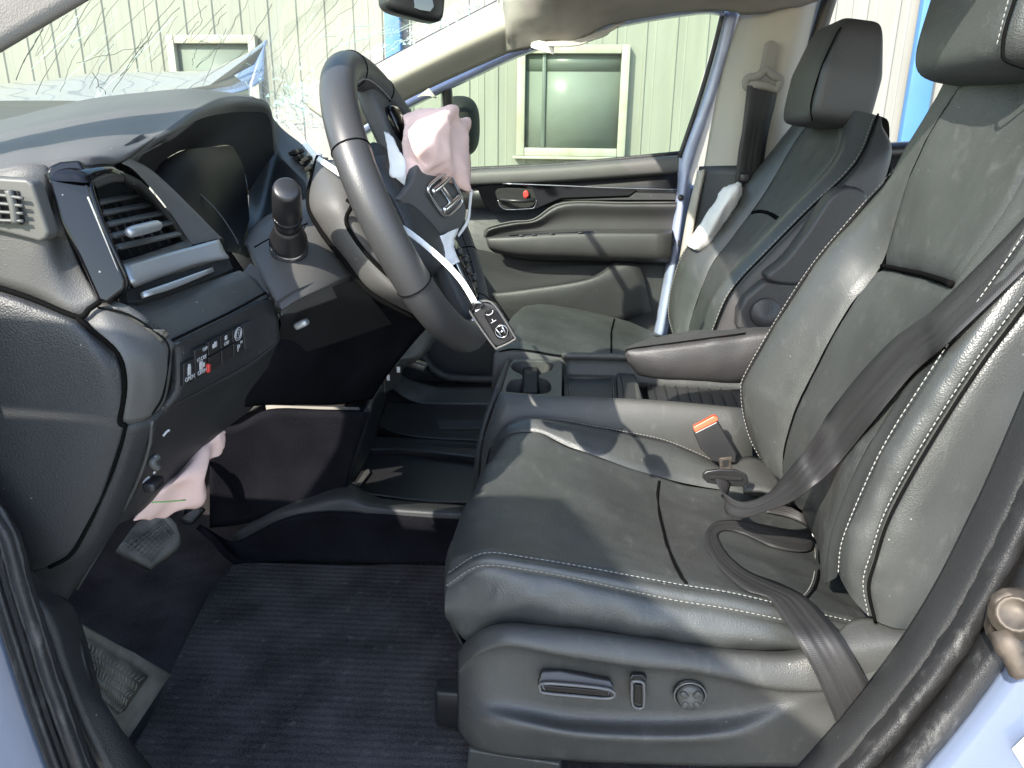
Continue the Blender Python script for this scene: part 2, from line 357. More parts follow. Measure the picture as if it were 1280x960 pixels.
def softbox(name, c, ax, half, e, m, parent=None, n=22, shape=None):
    """rounded block: axes ax (3 unit vectors), half sizes, squareness e; shape(q) may bend the unit point"""
    bm = bmesh.new(); bmesh.ops.create_cube(bm, size=2); bmesh.ops.subdivide_edges(bm, edges=bm.edges[:], cuts=n, use_grid_fill=True)
    for v in bm.verts:
        q = v.co; k = (abs(q.x)**e+abs(q.y)**e+abs(q.z)**e)**(1/e); q = q/k
        if shape: q = shape(q)
        v.co = Vector(c)+ax[0]*(q.x*half[0])+ax[1]*(q.y*half[1])+ax[2]*(q.z*half[2])
    me = bpy.data.meshes.new(name); bm.to_mesh(me); bm.free(); return link(name, me, m, parent)
def text(name, s, o, xd, yd, size, m, parent, depth=0.0004, align='CENTER'):
    cu = bpy.data.curves.new(name, 'FONT'); cu.body = s; cu.size = size; cu.extrude = depth; cu.align_x = align; cu.align_y = 'CENTER'
    ob = bpy.data.objects.new(name, cu); COL.objects.link(ob); dg = bpy.context.evaluated_depsgraph_get()
    me = bpy.data.meshes.new_from_object(ob.evaluated_get(dg)); bpy.data.objects.remove(ob); me.name = name; me.materials.clear()
    xd = Vector(xd).normalized(); yd = Vector(yd); yd = (yd-xd*yd.dot(xd)).normalized(); zd = xd.cross(yd)
    T = Matrix((xd, yd, zd)).transposed().to_4x4(); T.translation = Vector(o); me.transform(T)
    return link(name, me, m, parent, smooth=False)
def dup(o, loc=None, parent=None):
    c = o.copy(); COL.objects.link(c)
    if parent is not None: c.parent = parent
    if loc is not None: c.location = loc
    return c
def crumple(amp, sc, seed=0.0):
    def f(q, a, b): v = Vector(q)*sc+Vector((seed, seed*2, 0)); return amp*(noise.noise(v)+0.5*abs(noise.noise(v*2.3))*2)
    return f
def bvh(o):
    from mathutils.bvhtree import BVHTree
    off = wloc(o); return BVHTree.FromPolygons([v.co+off for v in o.data.vertices], [tuple(f.vertices) for f in o.data.polygons])
def on(bs, u, v, h=0.0, far=None):
    """the point of a built surface met by a line of sight, raised by h"""
    best = None
    for b_ in (bs if isinstance(bs, (list, tuple)) else [bs]):
        q = b_.ray_cast(EYE, ray(u, v).normalized())
        if q[0] is not None and (best is None or q[3] < best[1]): best = (q[0], q[3])
    if best is None: return V3((u, v, far))
    return best[0]+(EYE-best[0]).normalized()*h
#BODY
# ================================================================== yard and building
g = mesh('ground', [(-60, -40, 0), (60, -40, 0), (60, 60, 0), (-60, 60, 0)], [(0, 1, 2, 3)], GROUND, smooth=False); tag(g, kind='structure')
BY = 6.3
bld = thing('metal_building', 'cream ribbed metal workshop wall with two white framed windows beyond the car', 'building', (0, BY, 0))
def siding_mesh():
    prof = []; w = 0.9144
    for k in range(4):
        x = k*w/4
        prof += [(x, 0), (x+0.080, 0), (x+0.090, -0.010), (x+0.104, -0.010), (x+0.114, 0)]
        prof += [(x+0.165, 0), (x+0.170, -0.0012), (x+0.176, -0.0012), (x+0.181, 0)]
    prof.append((w-0.003, 0)); vs = [(x, y, z) for z in (0.02, 4.6) for x, y in prof]; k = len(prof)
    me = bpy.data.meshes.new('siding_panel'); me.from_pydata(vs, [], [(i, i+1, k+i+1, k+i) for i in range(k-1)]); me.materials.append(SIDING); me.update(); return me
sm = siding_mesh()
for i in range(-11, 11):
    o = bpy.data.objects.new('siding_panel', sm); COL.objects.link(o); o.parent = bld; o.location = (i*0.9144+0.12, 0.002*((i*7) % 3), 0)
box('base_flashing', (0, BY+0.02, 0.09), (20.5, 0.06, 0.18), FRAMEW, bld, 0.004)
box('back_wall', (0, BY+0.12, 2.3), (20.4, 0.10, 4.58), SIDING, bld, 0.0)
def bpx(u, v): return p(u, v, BY)
def post(u, wd):
    c = bpx(u, 120); box('blue_post', (c.x, BY-0.06, 2.3), (wd, 0.08, 4.6), BLUEP, bld, 0.006)
post(497, 0.12); post(1143, 0.165)
def win(u0, v0, u1, v1, mull, band):
    a, b = bpx(u0, v0), bpx(u1, v1); x0, x1, z0, z1 = a.x, b.x, b.z, a.z; f = 0.062; y = BY-0.035
    w = slab('window', [(x0+f, y, z0+f), (x1-f, y, z0+f), (x1-f, y, z1-f), (x0+f, y, z1-f)], BLACK, bld, 0.02, 0) if False else box('window', ((x0+x1)/2, y+0.02, (z0+z1)/2), (x1-x0-f, 0.012, z1-z0-f), BLACK, bld, 0)
    def part(n, c, s, m, bv=0.004): return box(n, c, s, m, w, bv)
    part('pane', ((x0+x1)/2, y+0.008, (z0+z1)/2), (x1-x0-1.2*f, 0.006, z1-z0-1.2*f), PANE, 0)
    for xx in (x0+f/2, x1-f/2): part('frame', (xx, y-0.015, (z0+z1)/2), (f, 0.07, z1-z0), FRAMEW)
    for zz in (z0+f/2, z1-f/2): part('frame', ((x0+x1)/2, y-0.013, zz), (x1-x0-2*f-0.004, 0.066, f), FRAMEW)
    part('sill', ((x0+x1)/2, y-0.03, z0-0.012), (x1-x0+0.05, 0.11, 0.022), FRAMEW)
    if mull: part('mullion', (mull, y-0.004, (z0+z1)/2), (0.03, 0.02, z1-z0-2*f-0.004), PANE_DK)
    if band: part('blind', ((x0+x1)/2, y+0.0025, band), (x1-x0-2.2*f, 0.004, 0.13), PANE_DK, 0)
c = bpx(680, 120); win(648, 57, 780, 196, c.x, bpx(700, 78).z)
win(213, 45, 335, 178, None, None)

# ================================================================== car body
car = thing('car_body', 'blue car shell seen through the open driver door with crumpled hood and cracked windshield', 'car', (0, 1.3, 0))
def Cb(n, pts, m, **k): return slab(n, pts, m, car, **k)
# floor pan and outer sides (closed shell so that light only comes in through the openings)
FZ = 0.42
patch('floor_carpet', [[(-1.0, .56, FZ+.30), (-.80, .56, FZ+.06), (-.62, .56, FZ), (-.2, .56, FZ), (.4, .56, FZ), (1.9, .56, FZ)],
                       [(-1.0, 1.12, FZ+.30), (-.80, 1.12, FZ+.06), (-.62, 1.12, FZ), (-.2, 1.12, FZ), (.4, 1.12, FZ), (1.9, 1.12, FZ)],
                       [(-1.0, 2.12, FZ+.30), (-.80, 2.12, FZ+.06), (-.62, 2.12, FZ), (-.2, 2.12, FZ), (.4, 2.12, FZ), (1.9, 2.12, FZ)]] if False else
      [[Vector(q) for q in r] for r in [[(x, y, z) for x, z in ((-1.05, FZ+.42), (-.84, FZ+.10), (-.70, FZ+.01), (-.5, FZ), (.4, FZ), (1.9, FZ))] for y in (.55, 1.0, 1.5, 2.12)]], CARPET, car, (4, 8), thick=0.02)
box('firewall', (-1.10, 1.3, 0.68), (0.06, 1.5, 0.5), BLACK, car, 0.01)
box('inner_side', (0.1, 2.16, 0.62), (2.3, 0.02, 0.7), SATIN, car, 0.004)
box('outer_side', (0.3, 2.20, 0.6), (2.9, 0.05, 0.8), PAINT, car, 0.02)
RZ = 1.60
patch('roof_lining', [[Vector((x, y, RZ-0.12*(abs(y-1.3)/.72)**4-(0.03 if x < 0 else 0))) for x in (-.16, .3, 1.0, 1.9)] for y in (.60, .75, 1.0, 1.3, 1.6, 1.85, 2.0)], LINER, car, (4, 4), thick=0.03, face=(0, 0, -1))
# near front pillar, crossing the upper left corner
a0, a1 = p(98, 0, .64), p(0, 58, .61); dA = (a0-a1); A0, A1 = a1-dA*6.5, a1+dA*5.5; upn = Vector((-.55, .1, .8))
patch('front_pillar_trim', [[A0, A1], [A0+upn*.045+Vector((0, -.015, 0)), A1+upn*.045+Vector((0, -.015, 0))], [A0+upn*.12+Vector((0, .01, 0)), A1+upn*.12+Vector((0, .01, 0))]], LINER, car, (5, 10), thick=0.03)
# far front pillar and the rail over the passenger window
YA = 1.96
up = [(380, 128), (468, 82), (545, 41), (622, 1), (760, -52), (930, -60)]
lo = [(430, 172), (511, 124), (580, 91), (656, 58), (700, 50), (745, 40)]
patch('front_pillar_trim', [[(u, v, 1.97) for u, v in lo[:4]], [((a+c)/2, (b+d)/2-2, 1.90) for (a, b), (c, d) in zip(lo[:4], up[:4])], [(u, v, 1.95) for u, v in up[:4]]], CREAM, car, (6, 8), thick=0.02)
patch('roof_rail_trim', [[(632, 68, 1.95), (683, 55, 1.93), (714, 53, 1.92), (760, 33, 1.93), (800, 24, 1.94), (866, 13, 1.95), (903, 13, 1.96), (940, 18, 1.96), (1000, 8, 1.96), (1100, -20, 1.95)],
                         [(632, 35, 1.90), (683, 28, 1.88), (714, 24, 1.88), (760, 10, 1.88), (800, 2, 1.88), (866, -8, 1.88), (903, -12, 1.88), (940, -12, 1.88), (1000, -22, 1.88), (1100, -50, 1.88)],
                         [(628, -2, 1.90), (683, -15, 1.80), (714, -20, 1.8), (760, -30, 1.8), (800, -40, 1.8), (866, -50, 1.8), (903, -50, 1.8), (940, -50, 1.8), (1000, -60, 1.8), (1100, -80, 1.8)]], LINER, car, (6, 6), thick=0.02, disp=crumple(0.006, 14))
patch('torn_liner_flap', [[(683, 52, 1.92), (714, 50, 1.92), (745, 40, 1.93), (783, 26, 1.95)], [(684, 56, 1.90), (716, 57, 1.90), (750, 46, 1.91), (770, 36, 1.94)]], CREAM, car, (4, 6), thick=0.003, disp=crumple(0.004, 30))
patch('torn_liner_flap', [[(664, 50, 1.93), (680, 52, 1.92), (693, 54, 1.92)], [(664, 60, 1.92), (680, 64, 1.91), (692, 68, 1.92)]], WHITEC, car, (4, 6), thick=0.003, disp=crumple(0.004, 30, 3))
patch('torn_liner_flap', [[(520, 122, 1.93), (528, 116, 1.92), (536, 110, 1.92)], [(530, 120, 1.92), (540, 120, 1.91), (546, 122, 1.92)]], CREAM, car, (4, 6), thick=0.003)
# far middle pillar
patch('middle_pillar_trim', [[(926, 14, 2.03), (900, 100, 2.03), (880, 207, 2.03), (866, 300, 2.03)], [(948, 10, 1.99), (926, 100, 1.98), (905, 207, 1.98), (892, 300, 1.98)], [(975, 5, 1.97), (955, 100, 1.96), (935, 207, 1.96), (925, 300, 1.96)], [(1008, 0, 1.98), (985, 100, 1.97), (965, 207, 1.97), (950, 300, 1.97)], [(1024, -6, 2.06), (1000, 100, 2.06), (985, 207, 2.06), (975, 300, 2.06)]], CREAM, car, (6, 8), thick=0.02)
patch('middle_pillar_lower_trim', [[(874, 208, 2.025), (858, 300, 2.025), (838, 400, 2.03)], [(905, 207, 1.972), (893, 300, 1.97), (875, 400, 1.97)], [(945, 207, 1.952), (930, 300, 1.95), (905, 400, 1.95)], [(988, 207, 1.975), (975, 300, 1.975), (960, 400, 1.98)]], DASH_DK, car, (6, 8), thick=0.02)
patch('door_opening_seal', [[(872, 214, 2.02), (860, 262, 2.02), (850, 318, 2.02), (836, 400, 2.02)], [(879, 212, 2.0), (869, 262, 2.0), (860, 318, 2.0), (846, 400, 2.0)]], CREAM, car, (3, 6), thick=0.01)
box('seat_base_filler', (0.95, 1.3, 0.5), (0.3, 1.5, 0.15), BLACK, car, 0.02)
# sliding door behind the passenger seat
tubes('rear_window_frame', [[(1040, -20, 2.08), (1012, 70, 2.09), (985, 150, 2.10), (960, 215, 2.10)], [(955, 190, 2.10), (1040, 193, 2.10), (1150, 188, 2.10), (1300, 182, 2.10)]], 0.024, SATIN, car, 8, 6)
patch('rear_door_trim', [[(960, 194, 2.09), (1100, 189, 2.09), (1300, 184, 2.09)], [(950, 260, 2.04), (1100, 260, 2.04), (1300, 255, 2.04)], [(930, 420, 2.05), (1100, 420, 2.05), (1300, 420, 2.05)]], SATIN, car, (4, 4), thick=0.02)
# windshield with its cracks
wb, wh = (-1.06, 1.03), (-.20, 1.50)
def ws(x, y): t = (x-wb[0])/(wh[0]-wb[0]); return Vector((x, y, wb[1]+t*(wh[1]-wb[1])-0.06*((y-1.3)/.7)**2*0.6+0.03*math.sin(math.pi*t)))
wsd = patch('windshield', [[ws(x, y) for x in (-1.06, -.8, -.5, -.2)] for y in (.66, .9, 1.3, 1.7, 1.93)], GLASS_W, car, (4, 4))
def on_ws(u, v):
    d = ray(u, v); lo_, hi_ = .3, 3.0
    for k in range(40):
        t = (lo_+hi_)/2; q = EYE+d*t; f = q.z-ws(q.x, q.y).z
        if f < 0: lo_ = t
        else: hi_ = t
    return EYE+d*(lo_-.002)
def jag(a, b, n=7, am=2.0):
    o = [on_ws(*a)]
    for k in range(1, n):
        t = k/n; o.append(on_ws(a[0]+(b[0]-a[0])*t+random.uniform(-am, am), a[1]+(b[1]-a[1])*t+random.uniform(-am, am)))
    return o+[on_ws(*b)]
dk = [((117, -5), (45, 118)), ((155, -10), (90, 75)), ((200, -8), (118, 70)), ((90, 75), (75, 115)), ((222, -5), (150, 85)), ((150, 85), (120, 110)), ((247, -8), (253, 25)), ((253, 25), (225, 62)), ((283, 15), (262, 40)), ((310, 0), (275, 60)), ((275, 60), (245, 85)), ((95, 79), (180, 58)),
      ((400, -8), (360, 45)), ((360, 45), (330, 80)), ((330, 80), (310, 105)), ((425, -5), (375, 60)), ((178, 58), (168, 78)), ((115, 90), (132, 118)), ((180, 60), (140, 115)), ((262, 40), (245, 62)), ((245, 62), (240, 82)), ((190, 40), (150, 95)), ((60, 20), (20, 100)), ((340, 5), (300, 70)), ((300, 70), (235, 112)), ((455, -5), (400, 40)), ((370, 55), (345, 120)), ((350, 70), (352, 92))]
for a, b in dk: tube('crack', jag(a, b), random.uniform(.0003, .0006), CRACK_D, wsd, 4, False, 1, False)
for k in range(46):
    u = random.uniform(40, 480); v = random.uniform(-8, 60); ln = random.uniform(25, 95); sl_ = random.uniform(.35, 1.0)
    tube('crack', jag((u, v), (u-ln*sl_*.8, v+ln*.8), 6, 1.6), random.uniform(.0002, .0005), CRACK_D if k % 3 else CRACK_L, wsd, 3, False, 1, False)
lt = [((350, 85), (372, 150)), ((372, 150), (345, 155)), ((395, 20), (355, 120)), ((455, 20), (380, 130)), ((520, 40), (600, 5)), ((480, 65), (560, 25)), ((400, 45), (470, 28)), ((415, 60), (490, 35)), ((345, 130), (400, 125)), ((340, 160), (385, 152)), ((352, 105), (392, 120)), ((360, 140), (398, 100)), ((430, 55), (600, 8)), ((372, 120), (405, 145)), ((250, 50), (280, 44)), ((110, 30), (90, 60))]
L = []
for a, b in lt:
    for k in range(2): L.append(jag((a[0]+random.uniform(-4, 4), a[1]+random.uniform(-4, 4)), b, 8, 5))
for k in range(70):
    u, v = random.gauss(366, 22), random.gauss(138, 20); L.append(jag((u, v), (u+random.uniform(-22, 22), v+random.uniform(-18, 18)), 3, 2))
for k in range(46):
    u, v = random.gauss(362, 14), random.gauss(146, 12); a = random.uniform(-2.6, .3); ln = random.uniform(18, 75); L.append(jag((u, v), (u+ln*math.cos(a), min(162, v+ln*math.sin(a))), 6, 2.5))
for k in range(60):
    t = random.random(); u, v = 470+t*140+random.gauss(-6, 6), 72-t*70+random.gauss(-4, 5); L.append([on_ws(u, v), on_ws(u+random.uniform(-9, 9), v+random.uniform(-7, 7))])
o = tubes('crack_web', L, .0005, CRACK_L, wsd, 3, 1, False); o['kind'] = 'stuff'
SH = [[], []]
for k in range(150):
    u, v = (random.gauss(368, 20), random.gauss(132, 22)) if k < 105 else (lambda t: (470+t*150+random.gauss(-5, 5), 74-t*72+random.gauss(-2, 4)))(random.random())
    r_ = random.uniform(1, 4); a = random.uniform(0, 6); q = [on_ws(u+r_*math.cos(a+j), v+r_*math.sin(a+j)) for j in (0, 2.2, 4.1)]; n_ = len(SH[0]); SH[0] += q; SH[1].append((n_, n_+1, n_+2))
o = mesh('glass_shards', SH[0], SH[1], SHARD, wsd, False); o['kind'] = 'stuff'
tubes('windshield_band', [[on_ws(468, 84), on_ws(545, 43), on_ws(622, 3)]], .006, SATIN, wsd, 6, 6)
# crumpled hood beyond the glass
hr = [[(-60, 132, 1.95), (0, 128, 1.95), (60, 127, 1.95), (115, 128, 1.95), (200, 124, 1.95), (270, 118, 1.95), (306, 112, 1.98), (330, 100, 2.05)],
      [(-60, 122, 2.1), (0, 118, 2.1), (60, 114, 2.1), (115, 112, 2.1), (200, 110, 2.1), (262, 104, 2.1), (305, 88, 2.1), (330, 68, 2.15)],
      [(-60, 110, 2.4), (0, 105, 2.4), (60, 100, 2.4), (115, 93, 2.4), (210, 91, 2.35), (262, 88, 2.3), (312, 66, 2.2), (334, 50, 2.2)],
      [(-60, 112, 2.9), (0, 108, 2.9), (60, 103, 2.9), (115, 97, 2.9), (210, 95, 2.7), (262, 92, 2.6), (312, 72, 2.4), (334, 56, 2.3)]]
patch('crumpled_hood', hr, PAINT, car, (6, 8), thick=0.004, disp=crumple(0.005, 2.5))
slab('torn_hood_fold', [(196, 117, 2.0), (262, 106, 2.0), (330, 56, 2.06), (318, 80, 2.06), (292, 94, 2.04), (310, 108, 2.02), (270, 116, 2.0)], DASH, car, 0.01, 0.002)
patch('cowl_mesh', [[(-60, 128, 1.75), (0, 126, 1.75), (90, 126, 1.75), (160, 130, 1.75)], [(-60, 175, 1.35), (0, 165, 1.35), (90, 155, 1.35), (160, 150, 1.35)]], SATIN, car, (4, 6), thick=0.004)
# near sill, seal and painted body: lower left corner
seal_l = [(-190, 250), (-130, 420), (-55, 580), (0, 668), (18, 730), (40, 800), (66, 880), (100, 975)]
def strip(name, line, offs, ys, m, sub=(4, 8), thick=0.01, disp=None):
    rows = []
    for (du, dv), y in zip(offs, ys): rows.append([(u+du, v+dv, y) for u, v in line])
    return patch(name, rows, m, car, sub, thick, disp=disp)
strip('door_seal', seal_l, [(22, -6), (14, -3), (5, 0), (-4, 2), (-9, 4)], [.515, .495, .485, .492, .51], SEALR, disp=crumple(0.0012, 60))
strip('seal_lip', seal_l, [(-8, 4), (-16, 7), (-24, 9), (-30, 12)], [.512, .49, .488, .505], SEALR)
strip('body_paint', seal_l, [(-30, 12), (-60, 22), (-110, 40), (-200, 60)], [.503, .49, .47, .40], PAINT)
patch('sill_trim', [[(8, 664, .52), (30, 725, .52), (62, 770, .52), (82, 830, .52), (105, 900, .52), (150, 990, .52)], [(34, 700, .545), (48, 740, .545), (88, 772, .56), (112, 850, .55), (142, 900, .55), (190, 990, .55)], [(50, 712, .56), (62, 735, .57), (96, 765, .58), (122, 850, .58), (140, 895, .59), (215, 990, .60)]], DASH_DK, car, (5, 8), thick=0.01)
tube('sill_step', [(92, 800, .562), (98, 812, .558), (106, 845, .552), (113, 872, .548), (112, 884, .546), (96, 887, .546)], .0055, SATIN, car, 10)
lathe('clip', p(86, 864, .535), (EYE-p(86, 864, .535)), [(0, .004), (.002, .0045), (.003, .002)], WHITEP, car, 10)
# near rear door opening: lower right corner
seal_r = [(1560, -120), (1450, 180), (1350, 440), (1283, 600), (1255, 660), (1212, 745), (1165, 820), (1100, 905), (1030, 985)]
strip('pillar_lower_trim', seal_r, [(-44, -16), (-30, -10), (-12, -4), (0, 0)], [.60, .565, .545, .54], DASH_DK, disp=None)
strip('door_seal', seal_r, [(-4, -1), (2, 1), (14, 5), (28, 10), (36, 13)], [.545, .52, .505, .505, .52], SEALR, disp=crumple(0.0016, 70))
strip('seal_lip', seal_r, [(32, 12), (42, 15), (56, 20), (72, 26), (80, 30)], [.522, .495, .48, .478, .49], SEALR, disp=crumple(0.001, 30))
strip('body_paint', seal_r, [(76, 30), (105, 45), (190, 80), (330, 140)], [.488, .475, .465, .45], PAINT, thick=0.01)
# striker bolted to the painted pillar
sk = p(1262, 775, .462); n0 = (EYE-sk).normalized()
slab('striker_plate', [(1244, 752, .462), (1262, 743, .462), (1285, 742, .462), (1300, 750, .462), (1300, 800, .462), (1262, 812, .462), (1240, 806, .462), (1236, 790, .462)], STEEL, car, 0.01, 0.003)
lathe('bolt', p(1270, 768, .458), n0, [(-.004, .0165), (.003, .0165), (.0035, .0125), (.009, .012), (.0095, .010), (.0075, .009), (.0075, 0)], STEEL, car, 16)
lathe('bolt', p(1257, 796, .456), Vector((.15, -.5, -.5)), [(-.004, .010), (.010, .0095), (.012, .0075), (.024, .0072), (.027, .004)], STEEL, car, 14)
slab('white_sticker', [(1266, 938, .4595), (1290, 915, .4595), (1310, 945, .4595), (1285, 968, .4595)], WHITEP, car, 0.0015, 0)

# the driver door, swung wide open just outside the left of the view
dd = bpy.data.objects.new('driver_door', None); COL.objects.link(dd); dd.parent = car; dd.location = Vector((-.82, .46, .3))-car.location
ga = R(-70); gd = Vector((math.cos(ga), math.sin(ga), 0)); gn = Vector((-gd.y, gd.x, 0)); h0 = Vector((-.82, .46, 0))
def dq(s, z, n=0): return h0+gd*s+gn*n+Vector((0, 0, z))
def door_slab(n, o, m, dn=.07): 
    P_ = [dq(s, z, -dn/2) for s, z in o]; Q_ = [dq(s, z, dn/2) for s, z in o]; k = len(P_)
    return mesh(n, P_+Q_, [tuple(range(k)), tuple(range(2*k-1, k-1, -1))]+[(i, k+i, k+(i+1) % k, (i+1) % k) for i in range(k)], m, dd, False)
def door_part(n, o, m, n0, n1):
    P_ = [dq(s, z, n0) for s, z in o]; Q_ = [dq(s, z, n1) for s, z in o]; k = len(P_)
    return mesh(n, P_+Q_, [tuple(range(k)), tuple(range(2*k-1, k-1, -1))]+[(i, k+i, k+(i+1) % k, (i+1) % k) for i in range(k)], m, dd, False)
door_part('door_skin', [(0, .32), (1.05, .32), (1.12, .6), (1.1, 1.06), (0, 1.02)], PAINT, -.05, -.003)
door_part('door_inner_panel', [(0, .32), (1.05, .32), (1.12, .6), (1.1, 1.06), (0, 1.02)], DASH_DK, 0, .07)
for o in ([(.0, 1.03), (.05, 1.025), (.62, 1.46), (.58, 1.50)], [(.62, 1.46), (1.06, 1.50), (1.08, 1.55), (.58, 1.505)], [(1.04, 1.06), (1.1, 1.065), (1.08, 1.50), (1.03, 1.495)], [(.2, 1.03), (.23, 1.03), (.23, 1.16), (.2, 1.14)]): door_part('window_frame', o, SATIN, -.025, .025)
box('front_fender', (-1.32, .52, .62), (1.40, .05, .80), PAINT, car, .02)
mesh('door_glass', [dq(.06, 1.0), dq(1.05, 1.03), dq(1.04, 1.5), dq(.62, 1.46)], [(0, 1, 2, 3)], GLASS_D, dd, False)
# ================================================================== passenger door
pd = thing('passenger_door', 'far front passenger door with dark grey trim, chrome handle and green tinted glass', 'car door', (0, 2.08, .6))
D = 2.08
patch('outer_panel', [[(560, 212, D+.05), (700, 206, D+.05), (852, 200, D+.05)], [(560, 470, D+.05), (700, 470, D+.05), (830, 470, D+.05)]], DASH_DK, pd, (2, 4), thick=0.03)
patch('upper_pad', [[(560, 213, D+.03), (592, 211, D+.03), (700, 205, D+.03), (849, 192, D+.03)], [(560, 217, D-.01), (592, 215, D-.01), (700, 209, D-.01), (849, 197, D-.01)], [(560, 231, D-.012), (592, 229, D-.012), (700, 224, D-.012), (849, 213, D-.012)], [(560, 234, D+.01), (592, 233, D+.01), (700, 228, D+.01), (849, 217, D+.01)]], DASH, pd, (5, 6))
patch('groove', [[(575, 231, D+.012), (700, 227, D+.012), (848, 216, D+.012)], [(575, 262, D+.012), (700, 258, D+.012), (846, 252, D+.012)]], SATIN, pd, (2, 4), thick=0.004)
slab('handle_bezel', [(594, 230, D-.002), (632, 229, D-.004), (790, 236, D-.004), (797, 238, D-.004), (786, 245, D-.004), (701, 248, D-.004), (668, 262, D-.004), (614, 265, D-.004), (606, 258, D-.002)], GLOSSB, pd, 0.012, 0.002)
tube('silver_line', [(628, 229.5, D-.012), (700, 232, D-.012), (760, 234.5, D-.012), (846, 237, D-.012)], 0.0022, CHROME, pd, 6)
slab('trim_panel', [(797, 239, D-.002), (847, 239, D-.002), (846, 250, D-.002), (702, 250, D-.002), (786, 247, D-.002)], DASH_DK, pd, 0.01, 0.001)
slab('handle_cup', [(622, 236, D-.0065), (660, 236, D-.0065), (668, 240, D-.0065), (669, 260, D-.0065), (630, 262, D-.0065), (622, 250, D-.0065)], BLACK, pd, 0.004, 0.003, 3)
h = tube('door_handle', [(624, 249, D-.015), (640, 251, D-.035), (655, 251, D-.035), (668, 250, D-.02)], .0055, SATIN, pd, 8)
tube('handle_rim', [(622, 250, D-.01), (626, 258, D-.01), (634, 262, D-.01), (660, 261, D-.01), (668, 259, D-.01), (671, 250, D-.01)], .0016, CHROME, pd, 6)
slab('lock_knob', [(654, 240, D-.018), (659, 238, D-.018), (661, 245, D-.018), (655, 248, D-.018)], RED, pd, 0.01, 0.003, 3)
# quilted insert and arm rest
patch('door_insert', [[(604, 296, D+.0), (609, 284, D-.0), (640, 276, D-.0), (667, 273, D-.0), (703, 252, D-.0), (780, 252, D-.0), (847, 252, D-.0)],
                      [(606, 297, D-.025), (612, 287, D-.03), (642, 280, D-.03), (670, 276, D-.03), (706, 257, D-.03), (780, 257, D-.03), (845, 257, D-.03)],
                      [(608, 298, D-.012), (620, 291, D-.012), (645, 287, D-.012), (675, 282, D-.012), (710, 272, D-.012), (780, 272, D-.012), (843, 272, D-.012)],
                      [(608, 299, D-.01), (622, 296, D-.01), (648, 293, D-.01), (678, 291, D-.01), (712, 288, D-.01), (780, 288, D-.01), (841, 288, D-.01)]], LEATHER_BK, pd, (5, 5))
tube('insert_piping', [(606, 294, D-.022), (611, 284, D-.024), (640, 277, D-.024), (667, 274, D-.024), (703, 254, D-.024), (780, 253.5, D-.024), (846, 253, D-.024)], .002, DASH, pd, 6)
patch('armrest', [[(607, 297, D-.01), (640, 291, D-.01), (720, 287, D-.01), (841, 287, D-.01)], [(608, 297, D-.06), (640, 294, D-.06), (720, 290, D-.06), (840, 290, D-.06)], [(608, 301, D-.07), (640, 300, D-.075), (720, 296, D-.075), (840, 296, D-.075)],
                  [(611, 310, D-.065), (645, 316, D-.07), (720, 318, D-.07), (838, 322, D-.07)], [(618, 316, D-.03), (655, 324, D-.03), (720, 326, D-.03), (836, 329, D-.03)]], LEATHER_BK, pd, (5, 6), thick=0.004)
slab('switch_plate', [(636, 293.5, D-.064), (742, 288.5, D-.064), (744, 293, D-.074), (640, 298, D-.074)], GLOSSB, pd, 0.004, 0.001)
for u in (652, 668, 690, 726): box('window_switch', p(u, 292.6-(u-690)*.045, D-.070), (.014, .010, .005), SATIN, pd, .002)
patch('lower_panel', [[(480, 305, D+.0), (560, 310, D), (600, 312, D+.0), (660, 326, D+.0), (740, 328, D+.0), (838, 330, D+.0)], [(480, 360, D+.01), (560, 360, D+.01), (600, 360, D+.01), (660, 352, D+.01), (740, 345, D+.01), (832, 345, D+.01)], [(480, 480, D), (560, 475, D), (598, 470, D+.0), (660, 470, D+.0), (740, 470, D+.0), (822, 470, D+.0)]], DASH_DK, pd, (4, 5))
patch('map_pocket', [[(615, 366, D-.03), (660, 360, D-.045), (735, 347, D-.045), (768, 327, D-.02)], [(615, 369, D-.045), (660, 364, D-.06), (738, 351, D-.06), (775, 329, D-.03)], [(616, 385, D-.045), (660, 382, D-.06), (740, 368, D-.06), (800, 335, D-.03)], [(618, 420, D-.03), (660, 420, D-.045), (745, 410, D-.045), (815, 390, D-.02)]], DASH_DK, pd, (5, 6), thick=0.006)
# window frame, glass and its quarter light
fr = [(430, 178, 2.09), (503, 132, 2.07), (580, 95, 2.05), (658, 60, 2.03), (760, 30, 2.02), (866, 12, 2.02), (902, 14, 2.03)]
patch('window_frame', [[(u-2, v-6, y-.01) for u, v, y in fr], [(u, v-2, y-.03) for u, v, y in fr], [(u+3, v+4, y-.03) for u, v, y in fr], [(u+4, v+7, y) for u, v, y in fr]], PAINT_IN, pd, (4, 6), thick=0.01)
patch('door_edge', [[(903, 12, 2.06), (890, 70, 2.06), (872, 130, 2.07), (848, 195, 2.08), (846, 235, 2.08), (832, 330, 2.08), (815, 425, 2.08)],
                    [(910, 13, 2.03), (897, 70, 2.03), (879, 130, 2.03), (855, 197, 2.04), (851, 235, 2.04), (838, 330, 2.04), (821, 425, 2.04)],
                    [(921, 14, 2.03), (908, 70, 2.03), (890, 130, 2.03), (867, 197, 2.04), (858, 235, 2.04), (845, 330, 2.04), (828, 425, 2.04)],
                    [(929, 16, 2.06), (914, 70, 2.07), (896, 130, 2.08), (874, 200, 2.09), (864, 235, 2.09), (850, 330, 2.09), (833, 425, 2.09)]], PAINT_IN, pd, (4, 8), thick=0.008)
tube('door_edge_seal', [(904, 14, 2.035), (890, 70, 2.035), (872, 130, 2.045), (849, 197, 2.05)], .006, SEALR, pd, 6)
tube('window_sill_seal', [(575, 212, D+.02), (700, 205.5, D+.02), (849, 191.5, D+.02)], .006, SEALR, pd, 6)
